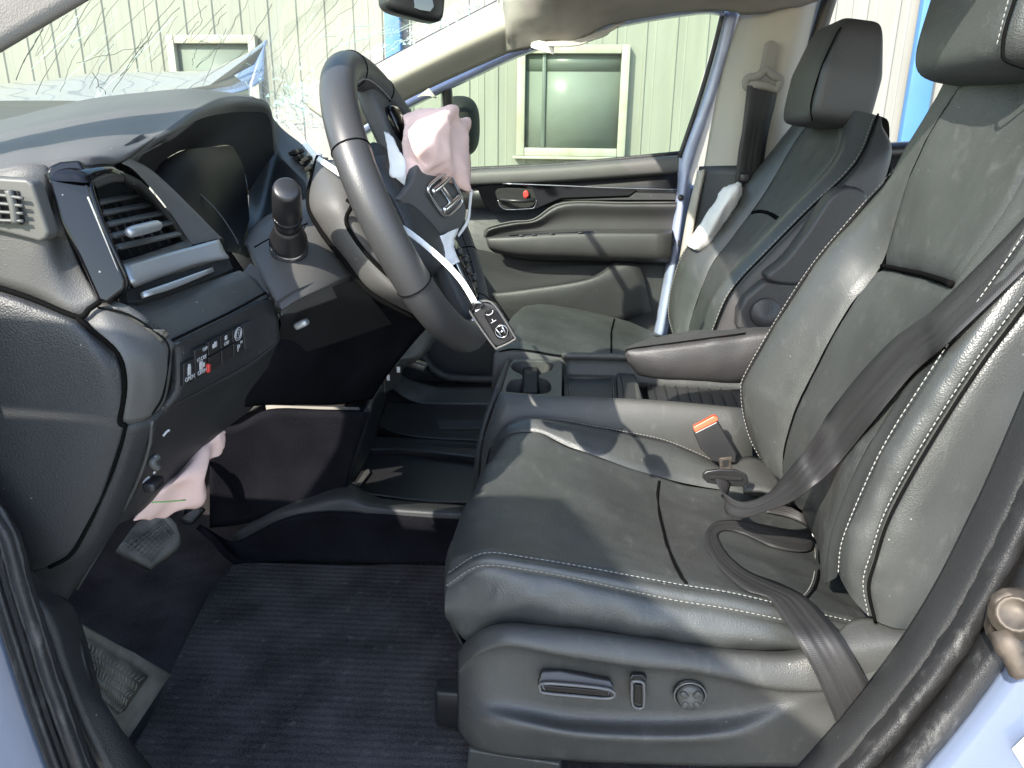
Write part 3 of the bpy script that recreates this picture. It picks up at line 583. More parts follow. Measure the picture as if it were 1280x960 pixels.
tube('quarter_post', [(566, 208, 2.08), (562, 160, 2.07), (558, 104, 2.05)], .014, SATIN, pd, 8)
patch('door_glass', [[(430, 182, 2.10), (580, 96, 2.09), (658, 60, 2.08), (760, 30, 2.07), (902, 13, 2.06)], [(430, 225, 2.12), (580, 215, 2.12), (658, 212, 2.12), (760, 206, 2.12), (850, 196, 2.12)]], GLASS_D, pd, (3, 4))
patch('sail_panel', [[(430, 190, 2.085), (500, 150, 2.085), (556, 128, 2.085)], [(430, 240, 2.085), (500, 220, 2.085), (566, 212, 2.085)]], SATIN, pd, (2, 4), thick=0.01) if False else None
lathe('bolt', p(851, 247, 2.035), (0, -1, 0), [(0, .008), (.003, .008), (.004, .004)], SATIN, pd, 12)
slab('latch', [(843, 300, 2.036), (851, 300, 2.036), (849, 308, 2.036), (841, 308, 2.036)], SATIN, pd, .006, .001)

# outside mirror on the far door
sm_ = thing('side_mirror', 'black outside mirror housing beyond the passenger window, behind the pink airbag', 'mirror', p(582, 160, 2.35))
softbox('mirror_housing', p(576, 158, 2.33), (Vector((1, 0, 0)), Vector((0, 1, 0)), Vector((0, 0, 1))), (.054, .09, .085), 2.8, BLACK, sm_, 10)
softbox('mirror_arm', p(556, 196, 2.22), (Vector((1, 0, 0)), Vector((0, 1, 0)), Vector((0, 0, 1))), (.04, .08, .02), 3.2, SATIN, sm_, 6)

rm = thing('rear_view_mirror', 'black rear view mirror hanging at the top of the windshield', 'mirror', p(520, 2, 1.3))
q = p(522, 4, 1.3); ax = (Vector((.35, .9, .05)).normalized(), Vector((.9, -.35, -.1)).normalized(), Vector((.08, -.08, .99)).normalized())
softbox('mirror_housing', p(515, -2, 1.3), (Vector((.75, .6, -.12)).normalized(), Vector((-.6, .75, 0)).normalized(), Vector((.09, .1, .99)).normalized()), (.052, .022, .030), 5, SATIN, rm, 10)
slab('mirror_face', [(498, -10, 1.272), (540, -6, 1.285), (543, 8, 1.285), (538, 15, 1.284), (525, 13, 1.281), (500, 3, 1.272)], MIRROR, rm, .004, .001)
tube('mirror_stem', [(505, -8, 1.31), (490, -40, 1.35), (470, -70, 1.4)], .009, SATIN, rm, 8)

# ================================================================== belt of the passenger seat on the far pillar
pb = thing('passenger_seat_belt', 'dark seat belt hanging from its guide on the far cream pillar', 'seat belt', p(955, 100, 1.93))
slab('height_adjuster', [(959, 52, 1.945), (963, 50, 1.945), (969, 51, 1.945), (973, 54, 1.945), (967, 92, 1.935), (951, 90, 1.935)], LINER, pb, .022, .004)
tube('guide_ring', [(935, 98, 1.925), (948, 95, 1.92), (957, 88, 1.92), (966, 94, 1.92), (975, 100, 1.925), (972, 110, 1.92), (966, 110, 1.92), (955, 107, 1.915), (941, 106, 1.92), (937, 110, 1.925), (933, 106, 1.925)], .010, LINER, pb, 8, True, 5)
ribbon('webbing', [(953, 106, 1.915), (951, 125, 1.92), (944, 165, 1.925), (938, 205, 1.93), (932, 250, 1.94)], [(.036, .005, .002)]*2+[(.033, .01, 0)]*3, BELT, pb)
ribbon('retractor_webbing', [(956, 110, 1.935), (950, 140, 1.945), (941, 180, 1.945), (935, 225, 1.945)], [(.034, .014, 0)]*4, BELT, pb)
softbox('buckle_stop', p(931, 222, 1.93), (Vector((1, 0, 0)), Vector((0, 1, 0)), Vector((0, 0, 1))), (.014, .01, .012), 4, SATIN, pb, 5)
sa = thing('side_airbag_cloth', 'white deflated side airbag cloth bulging beside the passenger seat back', 'airbag', p(895, 260, 1.93))
patch('cloth', [[(912, 232, 1.94), (926, 229, 1.92), (930, 238, 1.92)], [(900, 240, 1.93), (916, 240, 1.88), (924, 250, 1.9)], [(888, 262, 1.93), (900, 264, 1.87), (912, 268, 1.9)], [(868, 290, 1.93), (884, 292, 1.88), (896, 292, 1.9)], [(858, 306, 1.94), (868, 312, 1.9), (880, 315, 1.92)]], WHITEC, sa, (7, 7), thick=.004, disp=crumple(.006, 25))
# ================================================================== dashboard
da = thing('dashboard', 'grey black dashboard with instrument hood, side air vent and switch panel left of the wheel', 'dashboard', (-.5, 1.0, .42))
def dpatch(n, rows, m, **k): return patch(n, rows, m, da, **k)
def dslab(n, pts, m, **k): return slab(n, pts, m, da, **k)
dpatch('dash_top', [[(-140, 250, .53), (0, 213, .535), (58, 205, .55), (100, 199, .565), (124, 198, .58), (150, 203, .61), (165, 197, .66)],
                    [(-140, 226, .62), (0, 192, .63), (60, 181, .65), (110, 172, .67), (150, 170, .68), (180, 174, .68), (208, 163, .71)],
                    [(-140, 200, .78), (0, 168, .78), (60, 154, .80), (110, 143, .82), (165, 138, .82), (210, 140, .81), (248, 136, .82)],
                    [(-140, 182, .95), (0, 151, .95), (60, 136, .95), (111, 124, .95), (180, 116, .95), (235, 113, .96), (282, 123, .97)],
                    [(-140, 172, 1.1), (0, 152, 1.1), (60, 139, 1.1), (120, 128, 1.1), (200, 118, 1.06), (262, 113, 1.05), (314, 122, 1.05)],
                    [(-140, 178, 1.3), (0, 160, 1.3), (60, 150, 1.3), (140, 140, 1.3), (230, 128, 1.18), (302, 118, 1.12), (337, 132, 1.10)]], DASH, sub=(6, 6), thick=.01)
inner = [(163, 214, .665), (186, 186, .68), (220, 166, .73), (252, 148, .82), (285, 141, .96), (312, 140, 1.04), (336, 146, 1.09), (343, 192, 1.10)]
dpatch('hood_lip', [[(163, 199, .662), (180, 176, .68), (208, 163, .71), (248, 136, .82), (282, 123, .97), (314, 122, 1.05), (337, 132, 1.10), (345, 180, 1.11)],
                    [(161, 207, .660), (182, 182, .675), (214, 165, .715), (250, 141, .815), (284, 131, .955), (313, 130, 1.035), (338, 139, 1.09), (345, 188, 1.105)], inner], DASH, sub=(4, 6))
scr = [(186, 236, .74), (198, 208, .76), (215, 194, .79), (232, 187, .83), (262, 184, .89), (289, 183, .95), (304, 210, .98), (311, 240, 1.0)]
dpatch('hood_tunnel', [inner, [(172, 228, .70), (192, 198, .72), (218, 180, .76), (242, 170, .82), (275, 165, .93), (302, 164, 1.0), (322, 180, 1.05), (326, 215, 1.05)], scr], BLACKP, sub=(4, 6))
dpatch('instrument_screen', [[(182, 214, .755), (205, 200, .785), (232, 187, .83), (262, 184, .89), (291, 182, .955)], [(204, 240, .748), (230, 230, .785), (255, 220, .83), (280, 215, .89), (306, 216, .965)], [(232, 272, .745), (255, 276, .78), (275, 280, .82), (292, 284, .87), (313, 290, .945)], [(262, 308, .745), (275, 312, .775), (288, 315, .81), (300, 318, .85), (312, 320, .92)]], SCREEN, sub=(5, 5))
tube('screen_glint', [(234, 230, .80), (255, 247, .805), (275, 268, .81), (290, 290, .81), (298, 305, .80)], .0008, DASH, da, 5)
dpatch('hood_side_wall', [[(306, 170, 1.04), (343, 190, 1.105), (368, 214, 1.04), (392, 236, .97)], [(311, 240, 1.0), (335, 250, 1.02), (362, 255, .96), (392, 262, .91)], [(309, 306, .9), (330, 300, .9), (360, 285, .89), (394, 280, .88)]], SATIN, sub=(4, 5))
dpatch('vent_to_cluster_pad', [[(152, 204, .61), (170, 215, .635), (205, 255, .665), (240, 306, .685)], [(164, 198, .65), (190, 213, .68), (228, 248, .705), (275, 298, .722)], [(163, 212, .665), (196, 230, .70), (232, 265, .725), (280, 304, .735)], [(176, 225, .72), (205, 245, .74), (238, 280, .745), (282, 316, .745)]], DASH, sub=(5, 6))
tube('pad_groove', [(164, 222, .662), (200, 232, .698), (226, 262, .71), (234, 292, .705)], .0016, DASH, da, 5)
# passenger half of the dash
dpatch('dash_passenger_side', [[Vector((x, y, z)) for x, z in ((-1.0, 1.03), (-.75, 1.055), (-.55, 1.05), (-.44, 1.0), (-.43, .86), (-.50, .70), (-.75, .60))] for y in (1.14, 1.4, 1.7, 2.04)], DASH, sub=(3, 5), thick=.01)
dpatch('centre_pad', [[(334, 138, 1.14), (352, 160, 1.16), (372, 176, 1.14), (410, 205, 1.1)], [(340, 165, 1.125), (352, 185, 1.12), (378, 206, 1.08), (410, 228, 1.03)], [(344, 192, 1.11), (362, 212, 1.06), (388, 236, .99), (412, 255, .95)]], DASH, sub=(5, 5))
for k, (u, v) in enumerate(((368, 191), (374, 197), (381, 203), (388, 210), (373, 190), (384, 199))): box('vent_slot', p(u, v, 1.098-(u-368)*.0022), (.011, .02, .006), BLACK, da, .001, Matrix.Rotation(-.5, 3, 'Y'))

# end of the dash facing the open door
dpatch('end_panel_upper', [[(-140, 262, .532), (0, 214, .535), (58, 207, .550), (64, 228, .556), (76, 280, .556)], [(-140, 285, .53), (0, 285, .532), (50, 290, .535), (75, 310, .55), (99, 330, .556)], [(-140, 318, .53), (0, 358, .532), (48, 375, .534), (97, 396, .536), (124, 377, .545)]], DASH, sub=(5, 6), thick=.01)
tube('panel_gap', [(-60, 343, .530), (0, 360, .530), (44, 375, .531), (97, 396, .532), (112, 386, .535), (125, 377, .54)], .0022, SEAM, da, 6)
dslab('end_vent_frame', [(-40, 218, .524), (0, 222, .524), (32, 224, .524), (40, 230, .524), (60, 290, .526), (58, 298, .526), (50, 303, .526), (0, 290, .524), (-40, 282, .524)], VENTP, depth=.014, bevel=.004, seg=3)
dslab('end_vent_opening', [(-40, 236, .522), (0, 237, .5225), (22, 239, .5225), (30, 276, .5235), (27, 281, .5235), (0, 276, .5225), (-40, 270, .522)], BLACK, depth=.002, bevel=0)
for k in range(4): tube('vent_slat', [(-40, 240+k*11, .519), (0, 244+k*10.5, .519), (29, 248+k*9.5, .520)], .0013, VENTP, da, 5)
for u in (-6, 14): tube('vent_fin', [(u-3, 238, .5205), (u+3, 258, .520), (u+6, 279, .5205)], .003 if u > 0 else .002, VENTP, da, 5)
endl = [(0, 360), (44, 375), (97, 396), (127, 422), (147, 441), (156, 466), (154, 499), (157, 531), (139, 596), (113, 655), (88, 694), (56, 713), (26, 716), (-10, 640), (-30, 560), (-60, 345)]
dpatch('end_panel_lower', [[(-140, 322, .53), (0, 362, .531), (44, 377, .532), (97, 399, .533), (126, 424, .535), (146, 443, .536)],
                           [(-140, 372, .522), (0, 383, .523), (44, 395, .524), (92, 412, .525), (120, 434, .527), (151, 462, .533)],
                           [(-140, 450, .52), (0, 450, .520), (50, 455, .521), (95, 462, .522), (130, 470, .525), (154, 486, .533)],
                           [(-120, 540, .525), (0, 540, .522), (50, 542, .522), (95, 540, .523), (130, 535, .527), (155, 531, .534)],
                           [(-70, 640, .535), (0, 640, .528), (40, 640, .527), (75, 635, .528), (108, 620, .531), (131, 608, .536)],
                           [(10, 712, .55), (28, 714, .545), (48, 712, .542), (66, 704, .541), (86, 692, .541), (108, 662, .54)]], DASH_DK, sub=(6, 6), thick=.012)
tube('panel_gap', [(97, 397, .531), (112, 410, .53), (128, 422, .531), (148, 441, .532), (156.5, 466, .532), (155, 499, .532), (150, 527, .532), (157, 532, .534)], .0022, SEAM, da, 6)
tube('panel_gap', [(157, 531, .536), (148, 566, .537), (133, 603, .538), (112, 652, .540), (90, 692, .542), (62, 709, .544)], .002, SEAM, da, 6)
dpatch('end_pad', [[(101, 396, .538), (124, 379, .545), (161, 388, .556), (200, 412, .566), (219, 430, .572)], [(118, 411, .53), (137, 402, .536), (162, 408, .544), (190, 424, .553), (215, 442, .566)], [(150, 441, .527), (160, 440, .53), (176, 445, .536), (194, 455, .545), (214, 464, .562)], [(160, 480, .528), (168, 482, .531), (180, 484, .538), (194, 488, .547), (208, 496, .562)], [(152, 531, .534), (160, 530, .536), (172, 528, .542), (185, 523, .55), (200, 512, .562)]], DASH, sub=(6, 6), thick=.01)
tube('pad_seam', [(122, 384, .540), (160, 393, .547), (196, 416, .556), (211, 434, .561), (209, 464, .558), (203, 497, .556), (190, 518, .553)], .0009, SEAM, da, 5)
# gloss black frame with the air vent
dslab('gloss_strip', [(56, 216, 0.5390), (60, 207, 0.5420), (74, 201, 0.5490), (100, 199, 0.5590), (112, 226, 0.5500), (118, 250, 0.5470), (138, 300, 0.5440), (157, 350, 0.5440), (157, 362, 0.5440), (134, 380, 0.5400), (122, 376, 0.5380), (97, 320, 0.5350), (75, 279, 0.5350)], GLOSSB, depth=.02, bevel=.003)
dpatch('gloss_top', [[(57, 214, .565), (64, 203, .57), (80, 198.5, .578), (102, 197, .588), (124, 197, .60), (142, 203, .612), (156, 215, .62)], [(55, 218, .548), (66, 211, .548), (84, 210, .550), (104, 213, .553), (122, 210, .570), (140, 209, .59), (157, 217, .610)], [(57, 223, .539), (72, 226, .539), (92, 227, .541), (109, 228, .545), (120, 221, .560), (138, 215, .582), (156, 220, .607)]], GLOSSB, sub=(5, 6))
tube('gloss_rim', [(112, 226, .552), (116, 245, .549), (132, 290, .546), (156, 345, .546), (158, 360, .548)], .0022, GLOSSB, da, 6)
tube('silver_edge', [(110, 246, .546), (122, 275, .545), (140, 318, .545), (153, 350, .546), (156, 362, .547)], .0009, SILVER, da, 5)
dpatch('vent_top_filler', [[(116, 194, .59), (140, 196, .62), (166, 202, .66)], [(122, 212, .60), (144, 214, .64), (168, 222, .69)]], BLACKP, sub=(3, 4), thick=.003)
dpatch('vent_lip', [[(111, 240, .562), (118, 226, .566), (140, 216, .59), (156, 218, .606)], [(115, 246, .575), (122, 236, .58), (142, 228, .60), (156, 228, .618)]], DASH, sub=(4, 5), thick=.003)
dpatch('vent_bezel', [[(156, 216, .606), (178, 228, .63), (205, 258, .655), (232, 296, .68), (242, 308, .684)], [(157, 226, .615), (176, 236, .636), (200, 262, .66), (223, 296, .682), (228, 304, .683)], [(156, 232, .635), (172, 241, .655), (196, 266, .68), (216, 297, .70), (220, 304, .70)]], TRIM, sub=(5, 6))
dslab('vent_back', [(110, 236, .60), (157, 222, .66), (245, 310, .74), (154, 336, .60)], BLACK, depth=.01, bevel=0)
sl = [((119, 254), (174, 243)), ((126, 267), (188, 255)), ((133, 281), (202, 266)), ((140, 295), (213, 278)), ((147, 309), (224, 292))]
for (a, b) in sl:
    A, B = p(*a, .562), p(*b, .668); m_ = (A+B)/2; d = (B-A); L_ = d.length; d.normalize()
    up_ = Vector((.5, -.1, .86)); up_ = (up_-d*up_.dot(d)).normalized(); fw = d.cross(up_)
    box('vent_slat', m_, (L_, .006, .0028), TRIM, da, .0012, Matrix((d, fw, up_)).transposed())
for k in range(5):
    f = (k+.6)/5.4; a = p(121+(168-121)*f, 250-10*f, .59+.09*f); b = p(156+(222-156)*f, 322-22*f, .59+.09*f); tube('vent_fin', [a, b], .0016, SATIN, da, 5)
A, B = p(160, 291, .566), p(199, 281, .625)
tube('vent_slider', [A+(B-A)*.0, A+(B-A)*.15, A+(B-A)*.85, B], lambda t: .0050*(.6+.4*math.sin(math.pi*t)), SILVER, da, 8)
dslab('vent_sill', [(152, 326, .566), (232, 300, .685), (241, 307, .685), (156, 331, .565)], TRIM, depth=.01, bevel=.001)
dpatch('silver_bar', [[(154, 330, .564), (200, 318, .62), (240, 308, .672), (274, 299, .715)], [(163, 349, .556), (206, 335, .612), (246, 323, .665), (281, 314, .71)], [(167, 357, .560), (208, 342, .614), (249, 329, .667), (286, 321, .712)], [(168, 360, .575), (209, 346, .627), (249, 333, .68), (286, 325, .722)]], SILVER, sub=(4, 6), thick=.002)
dslab('slot_recess', [(158, 360, .566), (286, 322, .718), (292, 336, .716), (262, 348, .67), (180, 376, .57), (160, 378, .564)], BLACK, depth=.012, bevel=.001)
dpatch('slot_cover', [[(180, 364, .567), (215, 352, .61), (266, 334, .677)], [(182, 371, .565), (225, 357, .617), (268, 339, .676)]], SILVER, sub=(2, 4), thick=.004)
dpatch('leather_roll', [[(128, 379, .548), (160, 380, .566), (215, 366, .625), (260, 350, .675), (300, 338, .722)], [(150, 378, .55), (185, 390, .572), (240, 376, .632), (285, 358, .686), (318, 348, .728)], [(180, 394, .556), (206, 412, .572), (262, 396, .635), (300, 378, .69), (330, 362, .732)], [(202, 413, .565), (218, 428, .574), (268, 404, .634), (306, 386, .69), (338, 370, .735)]], TRIM, sub=(6, 6), thick=.008)
tube('roll_seam', [(216, 425, .571), (245, 411, .604), (290, 389, .664), (332, 366, .727)], .0012, SEAM, da, 5)
dslab('dash_end_cap_right', [(300, 340, .725), (338, 368, .735), (352, 395, .74), (345, 405, .742), (322, 385, .738)], DASH, depth=.03, bevel=.004)
# switch panel
dpatch('switch_panel', [[(219, 430, .570), (268, 406, .632), (320, 380, .703), (345, 374, .738)], [(222, 440, .574), (270, 416, .635), (321, 392, .706), (347, 384, .74)], [(222, 488, .574), (270, 462, .635), (320, 436, .705), (349, 412, .742)], [(206, 512, .566), (262, 482, .632), (315, 452, .70), (350, 424, .742)]], DASH_DK, sub=(4, 6), thick=.006)
PQ = [p(226, 441, .5765), p(312, 398, .692), p(316, 432, .695), p(226, 485, .5765)]
def sp(a, b): return PQ[0].lerp(PQ[1], a).lerp(PQ[3].lerp(PQ[2], a), b)
sx = (PQ[1]-PQ[0]).normalized(); sy = (PQ[0]-PQ[3]).normalized(); sn = sx.cross(sy).normalized()
if sn.dot(EYE-PQ[0]) < 0: sn = -sn
def key(a0, b0, a1, b1, m=SATIN):
    q = [sp(a0, b0), sp(a1, b0), sp(a1, b1), sp(a0, b1)]; return slab('switch_key', [x+sn*.003 for x in q], m, da, .006, .0008)
def glyph(s, a, b, size, yd=None, m=INK): return text('printed_mark', s, sp(a, b)+sn*.0036, sx if sx.cross(sy).dot(sn) > 0 else sx, sy, size, m, da, .0002)
ks = [key(.0, .30, .13, .95), key(.14, .08, .30, .95), key(.32, .04, .48, .47), key(.495, .04, .655, .47), key(.67, .04, .83, .47), key(.32, .50, .48, .93), key(.495, .50, .655, .93), key(.67, .50, .83, .93), key(.84, .04, .99, .93, DASH_DK)]
glyph('OPEN', .065, .78, .0055); glyph('OPEN', .22, .80, .0055); glyph('CLOSE', .22, .40, .005); glyph('P', .735, .72, .010); glyph('\u2033', .78, .66, .010)
glyph('OFF', .565, .34, .0048); glyph('OFF', .265, .17, .0045)
def ring(a, b, r, n=18): return tube('printed_mark', [sp(a, b)+sn*.0034+sx*(r*math.cos(2*math.pi*k/n))+sy*(r*math.sin(2*math.pi*k/n)) for k in range(n)], .0005, INK, da, 4, True, 2)
ring(.75, .25, .0062); ring(.75, .25, .0042); glyph('!', .75, .25, .006)
def blot(a, b, w_, h_): return box('printed_mark', sp(a, b)+sn*.0034, (w_, h_, .0006), INK, da, .0002, Matrix((sx, sy, sn)).transposed())
blot(.565, .16, .004, .004); blot(.40, .22, .007, .004); blot(.41, .16, .004, .003); blot(.06, .56, .0045, .008); blot(.06, .43, .003, .004); blot(.21, .60, .005, .008); blot(.245, .62, .003, .004)
box('red_slider', sp(.29, .78)+sn*.004, (.004, .008, .004), RED, da, .001, Matrix((sx, sy, sn)).transposed())
# column surround with the indicator stalk
dpatch('column_surround', [[(300, 318, .82), (314, 286, .84), (340, 266, .87), (388, 246, .92)], [(306, 306, .795), (322, 288, .815), (350, 274, .84), (392, 258, .88)], [(318, 328, .765), (345, 312, .79), (375, 300, .815), (408, 286, .85)], [(334, 356, .735), (358, 342, .757), (388, 328, .787), (422, 315, .835)], [(350, 384, .708), (371, 371, .728), (402, 357, .767), (436, 341, .825)], [(352, 388, .712), (373, 376, .732), (405, 362, .772), (440, 346, .83)], [(352, 398, .75), (374, 390, .76), (408, 378, .79), (446, 362, .845)]], DASH, sub=(6, 6), thick=.01)
tube('surround_seam', [(318, 309, .752), (340, 297, .775), (392, 276, .86)], .0008, SEAM, da, 5)
dpatch('column_underside', [[(348, 388, .72), (372, 375, .735), (404, 362, .775), (446, 350, .825)], [(350, 412, .76), (385, 398, .79), (425, 388, .83), (470, 380, .87)], [(330, 445, .79), (380, 440, .83), (430, 425, .88), (490, 405, .93)]], SATIN, sub=(4, 5))
box('release_lever', p(377, 405, .765), (.016, .012, .008), SILVER, da, .003, Matrix.Rotation(-.45, 3, 'Y'))
st = thing('indicator_stalk', 'black indicator stalk standing up from the column left of the wheel', 'stalk', p(361, 300, .79))
b0, b1 = p(361, 304, .782), p(358, 236, .700); ax_ = b1-b0; Ls = ax_.length
lathe('base_ring', b0-ax_*.02, ax_, [(-.01, .0205), (.002, .0205), (.004, .0195)], CHROME, st, 28)
lathe('base_cone', b0, ax_, [(.0, .0195), (.010, .0195), (.022, .0165), (.032, .0145), (.04, .0138)], SATIN, st, 28)
lathe('stalk', b0, ax_, [(.034, .0132), (Ls*.62, .0130)], SATIN, st, 28)
lathe('knob_ring', b0, ax_, [(Ls*.50, .0140), (Ls*.505, .0146), (Ls*.545, .0146), (Ls*.55, .0138)], GLOSSB, st, 28)
lathe('knob', b0, ax_, [(Ls*.58, .0138), (Ls*.59, .0146), (Ls*.8, .0142), (Ls*.97, .0132), (Ls*1.0, .0122), (Ls*1.012, .010), (Ls*1.015, .0)], SATIN, st, 28)
tube('index_line', [b0+ax_*.6+Vector((-.006, -.0135, 0)), b0+ax_*.9+Vector((-.006, -.0128, 0))], .0004, INK, st, 4)
# knee panel and footwell sides
dpatch('knee_panel', [[(335, 400, .76), (405, 376, .84), (470, 378, .97), (548, 396, 1.10)], [(325, 440, .75), (390, 430, .84), (455, 425, .99), (520, 425, 1.12)], [(300, 482, .73), (370, 482, .84), (440, 480, 1.0), (486, 467, 1.12)], [(272, 512, .72), (345, 506, .84), (420, 506, 1.02), (465, 499, 1.12)]], PANELC, sub=(5, 6), thick=.01)
dpatch('lower_cover', [[(206, 510, .566), (262, 482, .632), (315, 452, .70), (350, 424, .742)], [(186, 545, .57), (235, 520, .64), (300, 490, .72), (335, 460, .77)], [(172, 600, .58), (212, 575, .65), (262, 540, .72), (320, 505, .80)], [(150, 655, .59), (176, 640, .64), (216, 600, .70), (280, 535, .78)]], DASH_DK, sub=(5, 6), thick=.008)
dpatch('lower_side_trim', [[(157, 532, .537), (172, 529, .543), (192, 522, .556), (206, 512, .568)], [(140, 600, .54), (152, 602, .547), (168, 600, .565), (184, 560, .578)], [(92, 690, .545), (108, 692, .555), (130, 680, .575), (165, 628, .59)], [(30, 722, .55), (50, 722, .556), (80, 742, .575), (84, 752, .585)], [(48, 740, .56), (66, 750, .57), (84, 755, .58), (90, 762, .59)]], DASH_DK, sub=(6, 6), thick=.008)
tube('trim_edge', [(190, 526, .556), (186, 560, .563), (170, 606, .572), (140, 662, .585), (96, 736, .592)], .0018, TRIM, da, 5)
for (u, v) in ((208, 541), (196, 588), (183, 600)): tube('printed_mark', [p(u-4, v+4, .574), p(u, v-1, .576), p(u+4, v-4, .578)], .0011, INK, da, 5)
tube('lever', [(198, 586, .575), (190, 578, .572), (198, 570, .578)], .004, TRIM, da, 6)
box('lever', p(192, 605, .575), (.012, .02, .010), SATIN, da, .003)
dslab('switch_dark_slot', [(262, 492, .655), (300, 470, .70), (325, 462, .745), (306, 482, .73), (275, 500, .685)], BLACK, depth=.004, bevel=0)

# ================================================================== steering wheel (turned a quarter)
WC = Vector((-.197, .90, 1.040)); WT = R(24.4)
wa, wbv, wn = Vector((0, 1, 0)), Vector((-math.sin(WT), 0, math.cos(WT))), Vector((math.cos(WT), 0, math.sin(WT)))
def w(y, u, n=0.0): return WC+wa*y+wbv*u+wn*n
whl = thing('steering_wheel', 'black leather steering wheel turned a quarter with a burst pink airbag at its hub', 'steering wheel', WC)
RM, RT = .167, .0192
tube('rim', [w(RM*math.cos(a), RM*math.sin(a)) for a in [2*math.pi*k/24 for k in range(24)]], RT, WHEEL_L, whl, 20, True, 4)
for k, a in enumerate((R(154), R(205), R(92), R(60), R(-30), R(-62))):
    c = w(RM*math.cos(a), RM*math.sin(a)); ra = (c-WC).normalized()
    tube('rim_seam', [c+ra*((RT+.0001)*math.cos(b))+wn*((RT+.0001)*math.sin(b)) for b in [2*math.pi*i/16 for i in range(16)]], .0009, SEAM, whl, 5, True, 2)
stitches('rim_stitching', [w((RM-.0165)*math.cos(a), (RM-.0165)*math.sin(a), .011) for a in [R(60+i*7) for i in range(8)]], whl, .006, .004, .0008, THREAD)
stitches('rim_stitching', [w((RM-.0165)*math.cos(a), (RM-.0165)*math.sin(a), .011) for a in [R(-70+i*7) for i in range(9)]], whl, .006, .004, .0008, SEAM)
E3 = (wa, wbv, wn)
softbox('hub', w(.0, -.005, -.018), E3, (.082, .075, .030), 4, DASH_DK, whl, 12)
softbox('spoke', w(.062, .100, -.006), E3, (.036, .058, .014), 4, DASH, whl, 10)
softbox('spoke', w(.045, -.108, -.006), E3, (.042, .055, .014), 4, DASH_DK, whl, 10)
softbox('spoke', w(-.108, -.0, -.012), E3, (.055, .030, .012), 4, DASH_DK, whl, 10)
softbox('control_pad', w(.058, .100, .010), E3, (.024, .022, .008), 4, GLOSSB, whl, 8)
softbox('control_pad', w(.046, -.092, .010), E3, (.024, .040, .008), 4, GLOSSB, whl, 8)
for k in range(4): softbox('control_key', w(.046+(.010 if k % 2 else -.008), -.072-.013*k, .019), E3, (.006, .005, .003), 4, SATIN, whl, 4)
tube('pad_rim', [w(.046+.026*math.cos(a), -.092+.042*math.sin(a), .012) for a in [2*math.pi*k/16 for k in range(16)]], .0016, CHROME, whl, 6, True, 3)
tube('spoke_trim', [w(.036, -.132, .004), w(.012, -.146, .010), w(-.024, -.150, .010)], .003, CHROME, whl, 6)
fl = [(527, 185, .90), (541, 190, .92), (556, 203, .94), (575, 235, .965), (584, 264, .975), (578, 284, .962), (553, 299, .92), (540, 297, .90), (519, 275, .86), (498, 249, .82), (518, 228, .855)]
slab('airbag_cover', [(527, 185, .888), (533, 187, .90), (556, 203, .935), (568, 222, .952), (576, 238, .962), (584, 262, .970), (583, 273, .965), (577, 285, .955), (553, 299, .915), (544, 299, .90), (520, 275, .858), (498, 249, .818), (506, 241, .828), (514, 231, .842), (518, 222, .853)], DASH, whl, .012, .003, 0, None, 3)
patch('hub_side', [[(455, 186, .86), (470, 178, .87), (500, 200, .88)], [(470, 225, .83), (490, 235, .83), (506, 246, .835)], [(500, 275, .84), (520, 280, .85), (536, 298, .88)], [(530, 320, .86), (548, 318, .88), (555, 302, .91)]], DASH_DK, whl, (5, 5), thick=.01)
# emblem
e0, e1, e2 = p(518, 222, .853), p(576, 238, .962), p(544, 299, .90); en = (e1-e0).cross(e2-e0).normalized()
if en.dot(EYE-e0) < 0: en = -en
e0 = e0+en*.004
def em(u, v): d = ray(u, v); return EYE+d*((e0-EYE).dot(en)/d.dot(en))
emb = tube('emblem', [em(*q) for q in ((535, 240), (537, 232), (547, 223), (556, 217), (562, 218), (570, 232), (577, 248), (575, 256), (566, 265), (559, 270), (553, 267), (543, 253))], .0020, EMBLEM, whl, 8, True, 4)
for a, b in (((540, 240), (560, 223)), ((554, 263), (573, 246)), ((550, 232), (564, 254))): tube('emblem_letter', [em(*a), em((a[0]+b[0])/2, (a[1]+b[1])/2)+en*.001, em(*b)], .0038, EMBLEM, whl, 8)
# airbag cloth spilling out of the hub
def folds(q, a, b):
    v = Vector(q); r1 = 1-abs(noise.noise(v*16+Vector((3, 1, 2)))*2); r2 = 1-abs(noise.noise(v*34+Vector((9, 4, 2)))*2)
    return .005*(r1-.6)+.002*(r2-.6)+.003*math.sin(7*a+12*b+2.5*noise.noise(v*14))
ab = patch('airbag', [[(506, 158, .95), (528, 148, 1.0), (556, 140, 1.04), (578, 150, 1.07)], [(504, 148, .91), (532, 137, .91), (564, 134, .95), (586, 153, 1.05)], [(503, 166, .895), (528, 160, .875), (560, 158, .90), (588, 173, 1.03)], [(503, 186, .885), (530, 182, .86), (564, 184, .90), (590, 198, 1.02)], [(505, 208, .87), (536, 204, .88), (572, 214, .925), (590, 220, 1.01)], [(505, 240, .85), (540, 225, .905), (580, 238, .96), (588, 242, 1.0)]], PINK, whl, (10, 14), thick=.002, disp=folds)
patch('airbag_hem', [[(587, 234, 1.0), (591, 238, 1.0)], [(587, 253, .99), (589, 258, .99)], [(584, 274, .975), (586, 278, .975)], [(573, 293, .955), (574, 296, .955)]], WHITEC, whl, (5, 3), thick=.002)
patch('torn_airbag_strip', [[(480, 165, .86), (486, 166, .86)], [(484, 185, .84), (498, 186, .845)], [(487, 205, .835), (506, 200, .84)], [(487, 219, .83), (507, 215, .835)], [(496, 224, .83), (506, 232, .84)]], WHITEC, whl, (5, 4), thick=.001, disp=crumple(.003, 60))
